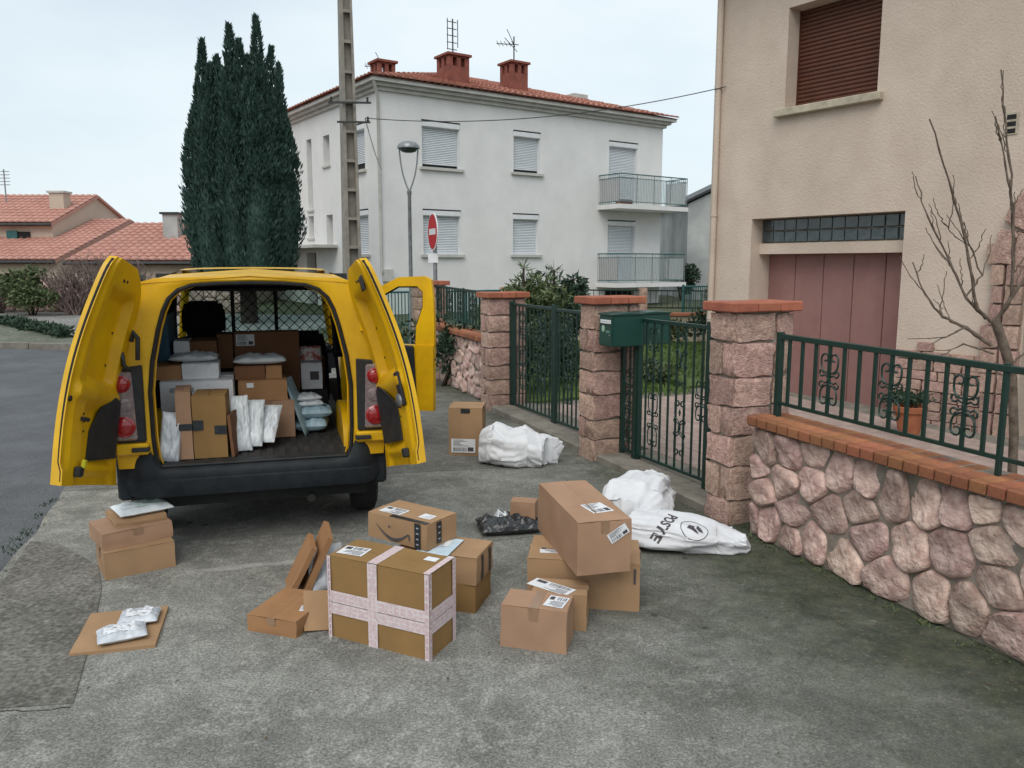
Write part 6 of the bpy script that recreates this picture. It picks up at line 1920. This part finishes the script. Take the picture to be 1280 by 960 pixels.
# two boxes stacked behind it and the smile box on top
carton(near((-.205, 4.33), 15, .30, .50), .30, .50, .165, m_cardo, 'lower tan box of the stack behind the taped box', seam='x')
M3 = near((-.20, 4.325), 17, .29, .49, .167)
e3 = carton(M3, .29, .49, .162, m_card, 'upper tan box with black tape marks behind the taped box', seam='x', tape=None)
for u in (-.055, .075):
    F = face(M3, '-y', .29, .49, .162)
    MB().box(u - .016, u + .016, .01, .15, .0062, .0072).build('black_tape', m_tapeb, e3, F)
mailer(near((-.36, 4.33), 17, .27, .20, .331), .27, .20, .016, m_blueink, 'flat pale blue and white envelope on the box stack beside the smile box', 3, 'envelope', lab=(.02, 0, .10, .12, 1, None), name='flat_envelope')
M2 = near((-.478, 4.372), 33, .275, .44, .350)
e2 = carton(M2, .275, .44, .150, m_card, 'tan box printed with a curved smile arrow and black tape', tape=None, seam='y', labels=[('top', -.045, .10, .16, .095, 92, 0), ('top', -.02, -.13, .085, .07, 90, 1)])
F = face(M2, '-x', .275, .44, .150)
MB().box(.135, .178, .0, .150, .0062, .0072).build('black_tape', m_tapeb, e2, F)
for k in range(4): MB().box(.148, .165, .022 + k * .032, .030 + k * .032, .0074, .0079).build('tape_print', m_greyink, e2, F)
MB().box(-.1375, -.100, -.215, .06, .0022, .0030).build('black_tape', m_tapeb, e2, face(M2, 'top', .275, .44, .150))
F = face(M2, '-y', .275, .44, .150)
MB().box(-.055, -.012, .018, .145, .0062, .0072).build('black_tape', m_tapeb, e2, F)
for k in range(3): MB().box(-.042, -.025, .04 + k * .035, .048 + k * .035, .0074, .0079).build('tape_print', m_greyink, e2, F)
# the smile: a thick crescent with an arrow head, and a small mark over it
F = face(M2, '-x', .275, .44, .150)
b = MB(); n = 18
ou, iu = [], []
for i in range(n + 1):
    t = i / n; x = -.155 + .245 * t
    yb = .098 - .066 * math.sin(math.pi * (t * .92 + .02)) ** 1.0 - .012 * t
    th = .002 + .012 * math.sin(math.pi * t) ** .8 + .004 * t
    ou.append((x, yb - th, .0066)); iu.append((x, yb + th * .25, .0066))
b.add(ou + iu, [(i, i + 1, n + 2 + i, n + 1 + i) for i in range(n)])
b.add([(.068, .062, .0066), (.098, .072, .0066), (.101, .045, .0066), (.094, .030, .0066), (.091, .048, .0066), (.088, .062, .0066)], [(0, 1, 2, 3, 4, 5)])
b.build('smile_arrow', m_ink, e2, F)
MB().lathe([(.0075, .0062), (.0065, .0068)], 12, M=T_((-.055, .092, 0))).build('smile_dot', m_ink, e2, F)
# flat box and leaning mailers left of the taped box
carton(near((-1.132, 4.02), 17, .37, .30), .37, .30, .094, m_cardr, 'flat rusty-brown box lying left of the taped box', seam='x', labels=[('top', -.03, -.11, .07, .05, 20, 1)])
def sheet_card(M, w, h, t, m, label, bend=0.0, cat='cardboard', name='cardboard_sheet', group=None):
    e = root(name, M, label, cat, group)
    b = MB()
    for s in (0, t):
        b.sheet(10, 10, lambda u, v, s=s: ((u - .5) * w, (v) * h, s + bend * math.sin(math.pi * u) + .004 * mnoise.noise(Vector((u * 3, v * 3, w * 9)))))
    n = 11
    for k in range(2):
        o = 0
    b.add([((u - .5) * w, 0, z + bend * math.sin(math.pi * u)) for z in (0, t) for u in [i / 10 for i in range(11)]], [(i, i + 1, 12 + i, 11 + i) for i in range(10)])
    b.add([((u - .5) * w, h, z + bend * math.sin(math.pi * u)) for z in (0, t) for u in [i / 10 for i in range(11)]], [(i, i + 1, 12 + i, 11 + i) for i in range(10)])
    for u in (0, 1):
        b.add([((u - .5) * w, v, z) for z in (0, t) for v in (0, h)], [(0, 1, 3, 2)])
    b.build('board', [m], e, M, smooth=30)
    return e
def lean(x, y, az, tilt, roll=0):          # sheet standing on its lower edge, leaning back
    return frame(x, y, az) @ RX(90 - tilt) @ RY(roll) 
sheet_card(frame(-1.36, 4.66, -22) @ RX(116) @ RZ(6), .22, .33, .030, m_cardr, 'left one of two brown cardboard mailers leaning behind the flat box', name='cardboard_mailer', group='leaning cardboard mailers')
sheet_card(frame(-1.28, 4.70, -20) @ RX(113) @ RZ(5), .26, .385, .034, m_cardr, 'right, taller one of two brown cardboard mailers leaning behind the flat box', name='cardboard_mailer', group='leaning cardboard mailers')
mailer(frame(-1.10, 4.68, 55) @ RX(60) @ T_((0, .12, 0)), .24, .26, .05, m_mailer, 'grey plastic mailer leaning beside the brown mailers', 5)
sheet_card(frame(-1.005, 4.115, 64) @ RX(48) @ RZ(-8), .22, .22, .012, m_card, 'small tan cardboard sleeve leaning against the taped box', name='cardboard_sleeve')
# left stack by the van
carton(near((-2.498, 4.753), 55, .41, .30), .41, .30, .172, m_card, 'lower tan box of the stack left behind the van', seam='x')
carton(near((-2.52, 4.79), 50, .42, .325, .174), .42, .325, .104, m_cardp, 'upper pinkish tan box of the stack left behind the van', seam='y', tapew=.055)
carton(near((-2.485, 4.905), 52, .305, .30, .281), .305, .30, .036, m_card, 'thin tan parcel on top of the left box stack', tape=None, flap=False, bulge=.001)
mailer(near((-2.47, 4.94), 50, .33, .27, .318), .33, .27, .045, m_mailerw, 'white plastic mailer with a green-edged label topping the left box stack', 8, lab=(.03, 0, .15, .12, 1, mat('pale_green_label', (.52, .66, .58), (.58, .70, .64), rough=.5)))
# flat cardboard with two silver parcels
eC = sheet_card(frame(-2.02, 3.86, 75) , .40, .47, .018, m_card, 'flat sheet of corrugated cardboard lying on the rough pavement', cat='cardboard')
mailer(frame(-2.03, 3.985, 62, .019), .235, .17, .05, m_mailer, 'front silver plastic parcel on the cardboard sheet', 11, lab=(-.01, .01, .15, .10, 1, None), wr=1.2, name='silver_parcel', group='silver parcels on the cardboard sheet')
mailer(frame(-2.03, 4.185, 75, .019), .20, .17, .045, m_mailer, 'rear silver plastic parcel on the cardboard sheet', 12, lab=(.0, .0, .13, .09, 1, None), wr=1.3, name='silver_parcel', group='silver parcels on the cardboard sheet')
# right-hand group
carton(near((.722, 4.372), 7, .38, .64), .38, .64, .288, m_card, 'wide tan box under the long slanted box', seam='y', labels=[('top', -.06, .20, .12, .09, 95, 0), ('-x', .29, .21, .012, .09, 0, 0, m_ink)])
carton(near((.35, 4.175), 76, .308, .765, .291), .308, .765, .300, m_cardp, 'long pinkish tan box lying across the wide box', seam='y', labels=[('top', .03, -.17, .13, .16, 10, 0), ('-y', .075, .225, .12, .06, 32, 0)], tapew=.045)
carton(near((.275, 3.874), 14, .205, .345), .205, .345, .230, m_cardp, 'small pinkish tan box in front of the wide box', seam='x', labels=[('top', -.005, -.10, .105, .13, 82, 0)])
carton(near((.40, 4.125), 8, .20, .30), .20, .30, .205, m_card, 'tan box with a white label wedged behind the small front box', seam='y', labels=[('top', -.02, .05, .26, .10, 60, 0)])
# black bag, little box
mailer(frame(-.02, 5.72, 78), .46, .30, .09, m_blackbag, 'black plastic bag lying left of the long box', 15, cat='bag', wr=2.0, name='black_plastic_bag', lab=(-.06, .05, .10, .09, 1, m_mailerw), nx=40, ny=30)
carton(near((.165, 5.70), 12, .12, .185, .075), .12, .185, .135, m_cardp, 'tiny pinkish box resting on the black plastic bag', tape=None)
MB()
carton(near((.30, 5.92), 12, .08, .10), .08, .10, .22, m_black, 'small black carton standing behind the long box', tape=None)
carton(near((-.296, 7.86), 4, .33, .335), .33, .335, .482, m_card, 'upright tan box standing by the white sack near the far gate', seam='y', labels=[('-x', -.02, .10, .24, .14, 0, 0), ('-x', 0, .452, .09, .045, 0, 9, m_tapeb)])

# ------------------------------------------------------------------ sacks
def sack(M, ctrl, label, seed, name='white_mail_sack', n=110, ring=84, fold=.035):
    """crumpled sack: rings along a spine (x,y,z,half-width,half-height), noisy folds, bottom pressed on the ground"""
    e = root(name, M, label, 'sack', 'white mail sacks on the pavement')
    b = MB(); rings = []
    k = len(ctrl) - 1
    for i in range(n + 1):
        t = i / n * k; j = min(int(t), k - 1); f = t - j; f = f * f * (3 - 2 * f)
        c = [ctrl[j][q] * (1 - f) + ctrl[j + 1][q] * f for q in range(5)]
        j2 = Vector(ctrl[min(j + 1, k)][:3]) - Vector(ctrl[max(j - 1, 0)][:3]) if False else Vector(ctrl[j + 1][:3]) - Vector(ctrl[j][:3])
        ax = Vector((j2.x, j2.y, 0)).normalized() if Vector((j2.x, j2.y, 0)).length > 1e-4 else Vector((1, 0, 0))
        sd_ = Vector((-ax.y, ax.x, 0))
        r = []
        for q in range(ring):
            a = 2 * math.pi * q / ring
            ca, sa = math.cos(a), math.sin(a)
            ca, sa = math.copysign(abs(ca) ** .85, ca), math.copysign(abs(sa) ** .85, sa)
            w = Vector((i / n * 3.2, ca * .9, sa * .9)) + Vector((seed * 4.3, 0, 0))
            w2 = w + mnoise.noise_vector(w * 1.3) * .5
            lw = Vector((w2.x * .45, w2.y, w2.z))                # long folds that run along the cloth
            d = mnoise.noise(w * 1.3) * 1.3 + (1 - abs(mnoise.noise(lw * 2.2 + Vector((5, 1, 2)))) * 2.6) * .42 + (1 - abs(mnoise.noise(lw * 4.4)) * 2.6) * .17 + mnoise.noise(w2 * 7) * .06
            s = 1 + d * fold / max(.05, (c[3] + c[4]) / 2)
            p = Vector(c[:3]) + sd_ * ca * c[3] * s + Vector((0, 0, sa * c[4] * s))
            p.z = max(.002 + .004 * abs(mnoise.noise(w * 4)), p.z)
            r.append(p)
        rings.append(r)
    b.loft(rings)
    o = b.build('cloth', m_sack, e, M, smooth=80)
    return e, o
sack(frame(.0, 7.60, 98), [(-.33, .03, .13, .02, .03), (-.29, .03, .15, .13, .15), (-.16, .02, .19, .19, .19), (.0, -.03, .155, .20, .155), (.13, .0, .17, .18, .17), (.26, .03, .13, .17, .13), (.345, .01, .13, .14, .125), (.35, .0, .11, .09, .08)], 'white mail sack lying beside the upright box near the double gate', 1, fold=.045)
sack(frame(.98, 5.98, 40), [(-.36, -.05, .10, .02, .02), (-.32, -.05, .12, .18, .12), (-.10, 0, .15, .24, .155), (.12, .03, .17, .22, .165), (.30, .05, .16, .15, .13), (.38, .05, .14, .05, .05), (.39, .05, .14, .005, .005)], 'upright crumpled white mail sack against the gate threshold', 2, fold=.05)
eS, oS = sack(frame(1.22, 5.38, 98), [(-.40, .10, .10, .01, .01), (-.38, .10, .11, .16, .10), (-.22, .04, .11, .20, .105), (.0, .0, .10, .18, .10), (.18, -.01, .085, .12, .085), (.30, -.02, .07, .075, .065), (.37, -.03, .055, .055, .05), (.41, -.03, .04, .01, .01)], 'flat white mail sack with black lettering at the foot of the nearest pillar', 3, fold=.03)
# a flap of cloth thrown out from the lettered sack
b = MB(); b.sheet(18, 12, lambda u, v: (.02 + u * .30, .12 + v * .16 * (1 - u * .35) + u * .05, .05 + .06 * math.sin(3.0 * v) * (1 - u * .4) + .02 * mnoise.noise(Vector((u * 5, v * 5, 1))) + .03 * (1 - u)))
b.sheet(18, 12, lambda u, v: (.02 + u * .30, .12 + v * .16 * (1 - u * .35) + u * .05, .002))
b.build('cloth_flap', m_sack, eS, WM[eS.name], smooth=80)
# lettering printed on the cloth: flattened text dropped on the sack surface
def print_on(e, target, F, polys_fn, name):
    me = target.data
    bvh = BVHTree.FromPolygons([WM[target.name] @ v.co for v in me.vertices], [p.vertices[:] for p in me.polygons])
    vv, ff = polys_fn()
    out = []
    D = (F.to_3x3() @ Vector((0, 0, -1))).normalized()
    for p in vv:
        w = F @ Vector((p[0], p[1], 1.0))
        h = bvh.ray_cast(w, D)
        out.append((h[0] - D * .002) if h[0] is not None else F @ Vector((p[0], p[1], 0)))
    o = MB().add(out, ff).build(name, m_ink, e)
    return o
def text_mesh(txt, size):
    cu = bpy.data.curves.new('t', 'FONT'); cu.body = txt; cu.size = size; cu.align_x = 'CENTER'; cu.offset = .003; cu.resolution_u = 3
    ob = bpy.data.objects.new('t', cu); COL.objects.link(ob)
    dg = bpy.context.evaluated_depsgraph_get()
    me = bpy.data.meshes.new_from_object(ob.evaluated_get(dg))
    bm = bmesh.new(); bm.from_mesh(me); bmesh.ops.triangulate(bm, faces=bm.faces)
    for _ in range(2): bmesh.ops.subdivide_edges(bm, edges=[x for x in bm.edges if x.calc_length() > .012], cuts=1, use_grid_fill=False); bmesh.ops.triangulate(bm, faces=bm.faces)
    vv = [tuple(v.co) for v in bm.verts]; ff = [tuple(v.index for v in f.verts) for f in bm.faces]
    bm.verts.index_update(); bm.free()
    bpy.data.objects.remove(ob); bpy.data.curves.remove(cu); bpy.data.meshes.remove(me)
    return vv, ff
MS = WM[eS.name]
Fv = T_(MS @ Vector((-.22, .0, .1))) @ RZ(10) @ RX(40) @ RZ(225)
print_on(eS, oS, Fv, lambda: text_mesh('POSTE', .095), 'lettering')
def emblem():
    b = MB()
    n = 40
    ri = [(math.cos(6.2832 * i / n) * .085, math.sin(6.2832 * i / n) * .085, 0) for i in range(n)]; ro = [(x * 1.06, y * 1.06, 0) for x, y, z in ri]
    b.add(ri + ro, [(i, (i + 1) % n, n + (i + 1) % n, n + i) for i in range(n)])
    for P in ([(-.05, .02), (.0, .05), (.02, .02), (-.01, .01), (.0, -.05), (-.02, -.03)], [(.01, .0), (.05, .03), (.045, .015), (.03, -.01), (.035, -.05), (.01, -.03)]):
        k = 6
        # fine strips so the print hugs the folds
        b.sheet(k, k, lambda u, v, P=P: tuple(Vector((*P[0], 0)).lerp(Vector((*P[1], 0)), u).lerp(Vector((*P[5], 0)).lerp(Vector((*P[4], 0)), u), v)))
        b.sheet(k, k, lambda u, v, P=P: tuple(Vector((*P[1], 0)).lerp(Vector((*P[2], 0)), u).lerp(Vector((*P[4], 0)).lerp(Vector((*P[3], 0)), u), v)))
    return b.v, b.f
print_on(eS, oS, T_(MS @ Vector((-.02, -.06, .1))) @ RZ(25) @ RX(45), emblem, 'emblem')

# ------------------------------------------------------------------ parcels inside the van
GV = 'parcels loaded in the van'
def vbox(x0, x1, y0, dy, z0, z1, m, label, yaw=0, tilt=0, **k):
    sx_, sz_ = x1 - x0, z1 - z0
    M = VF @ T_(((x0 + x1) / 2, y0 + dy / 2, z0)) @ RZ(yaw) @ RX(tilt)
    return carton(M, sx_, dy, sz_, m, label, group=GV, **k)
FZ = .606
e = vbox(-.518, -.419, .20, .26, FZ, 1.075, m_cardp, 'tall narrow pinkish box with black tape standing at the van opening', tape=None, yaw=3)
Mx = WM[e.name]; MB().box(-.05, .05, .20, .245, .0062, .0072).build('black_tape', m_tapeb, e, face(Mx, '-y', .099, .26, .469))
e = vbox(-.400, -.185, .20, .26, FZ, 1.040, m_cardo, 'tan box with a curved smile print standing at the van opening', tape=None, yaw=-3, labels=())
Mx = WM[e.name]; MB().box(-.107, -.04, .195, .265, .0062, .0072).build('black_tape', m_tapeb, e, face(Mx, '-y', .215, .26, .434)); MB().box(.03, .107, .165, .225, .0062, .0072).build('black_tape', m_tapeb, e, face(Mx, '-y', .215, .26, .434))
b = MB(); b.tube([(-.05, .10, .001), (-.04, .085, .001), (0, .075, .001), (.05, .085, .001), (.07, .10, .001)], .006, 4); b.build('smile_arrow', m_ink, e, face(Mx, 'top', .215, .26, .437) @ SC(1, 1, .1))
sheet_card(VF @ T_((-.148, .30, FZ)) @ RZ(80) @ RX(86), .22, .29, .02, m_cardd, 'thin brown cardboard envelope upright right of the smile box in the van', name='cardboard_mailer', group=GV)
mailer(VF @ T_((-.572, .17, FZ)) @ RZ(14) @ RX(76) @ RZ(-10) @ T_((0, .165, 0)), .13, .33, .05, m_mailer, 'silver plastic mailer leaning at the left edge of the van floor', 21, group=GV)
for k, (x, rz, an, lb) in enumerate(((-.10, 8, 66, 'leftmost white plastic mailer leaning on the boxes in the van'), (-.03, -8, 56, 'middle white plastic mailer leaning on the boxes in the van'), (.05, -18, 46, 'rightmost white plastic mailer leaning on the boxes in the van'))):
    mailer(VF @ T_((x, .33 + .02 * k, FZ)) @ RZ(rz) @ RX(an) @ T_((0, .20, 0)), .13, .40 - .04 * k, .05, m_mailerw, lb, 30 + k, group=GV, wr=1.5)
vbox(-.652, -.155, .62, .42, FZ, 1.075, m_paper, 'large white carton behind the boxes in the van', seam='x', tape=None, labels=[('-y', -.10, .41, .16, .03, 0, 9, m_greyink)])
vbox(-.098, .278, .72, .40, FZ, .892, m_cardp, 'pinkish tan box at the bottom right of the load in the van', yaw=-2, seam='y')
vbox(-.128, .220, .72, .36, .894, 1.050, m_cardr, 'orange-brown box with a small red label in the van', yaw=1, seam='x', labels=[('-y', -.09, .12, .05, .035, 0, 9)])
vbox(-.505, -.255, .70, .25, 1.078, 1.190, m_paper, 'small white carton on top of the large white carton in the van', tape=None)
vbox(-.705, -.512, .70, .25, 1.078, 1.180, m_cardr, 'small reddish box at the left on the white carton in the van', tape=None)
mailer(VF @ T_((-.43, .86, 1.192)), .34, .24, .055, m_mailerw, 'white padded envelope lying on the small white carton in the van', 40, group=GV)
vbox(-.582, -.470, .98, .2, 1.078, 1.328, m_paper, 'upright white carton at the back left of the load', tape=None)
vbox(-.465, -.280, .98, .25, 1.078, 1.325, m_cardd, 'brown carton at the back left of the load', tape=None)
vbox(-.692, -.608, .92, .5, 1.184, 1.53, m_bluecrate, 'dark blue upright carton at the left wall of the van', tape=None)
vbox(-.292, -.172, 1.20, .2, 1.078, 1.35, m_cardd, 'dark brown narrow carton at the middle back of the load', tape=None)
vbox(-.160, .336, 1.24, .10, FZ, 1.362, m_cardd, 'large flat dark brown box upright at the back of the van', tape=None, labels=[('-y', -.165, .69, .14, .09, 0, 0)])
vbox(-.148, .070, .76, .26, 1.052, 1.150, m_cardd, 'dark brown box under the white padded envelope in the van', tape=None, bulge=.012)
vbox(.075, .190, .76, .26, 1.052, 1.148, m_cardr, 'small orange-brown box at the right under the padded envelope', tape=None)
mailer(VF @ T_((.035, .90, 1.153)), .38, .27, .06, m_mailerw, 'long white padded envelope on top of the brown boxes in the van', 41, group=GV, name='padded_envelope')
mailer(VF @ T_((.27, .74, .80)) @ RZ(-14) @ RY(72) @ T_((-.02, .1, 0)), .46, .24, .03, m_mailerb, 'pale blue mailer standing on edge right of the brown boxes in the van', 42, group=GV)
vbox(.345, .512, 1.18, .25, .890, 1.105, m_paper, 'white carton with a black print at the right back of the van', tape=None, labels=[('-y', .02, .11, .07, .07, 0, 9, m_ink)])
vbox(.34, .55, 1.16, .28, FZ, .885, m_dark, 'black carton under the printed white carton in the van', tape=None)
zz = FZ + .002
for k, (w, h, t, m_, x, lb) in enumerate([(.26, .28, .11, m_mailerb, .40, 'lowest pale blue mailer of the small stack in the van'), (.28, .26, .10, m_mailerb, .42, 'second pale blue mailer of the small stack in the van'), (.22, .22, .05, m_mailerw, .38, 'third mailer, white, of the small stack in the van'), (.2, .2, .045, m_mailerw, .37, 'topmost white mailer of the small stack in the van')]):
    mailer(VF @ T_((x, .92, zz)) @ RZ(k * 7 - 8), w, h, t, m_, lb, 50 + k, group=GV); zz += t * .93
mailer(VF @ T_((.43, 1.42, 1.12)) @ RX(75), .18, .18, .08, mat('floral_red_white', (.55, .16, .13), (.72, .66, .64), scale=14, lo=.45, hi=.52, rough=.6), 'red and white patterned bag at the right back of the van', 60, cat='bag', group=GV)
vbox(.34, .55, 1.45, .2, FZ, 1.11, m_cardd, 'brown carton under the patterned bag in the van', tape=None)
vbox(-.70, -.30, 1.35, .25, FZ, 1.29, m_cardd, 'big brown carton behind the left load under the headrest', tape=None)
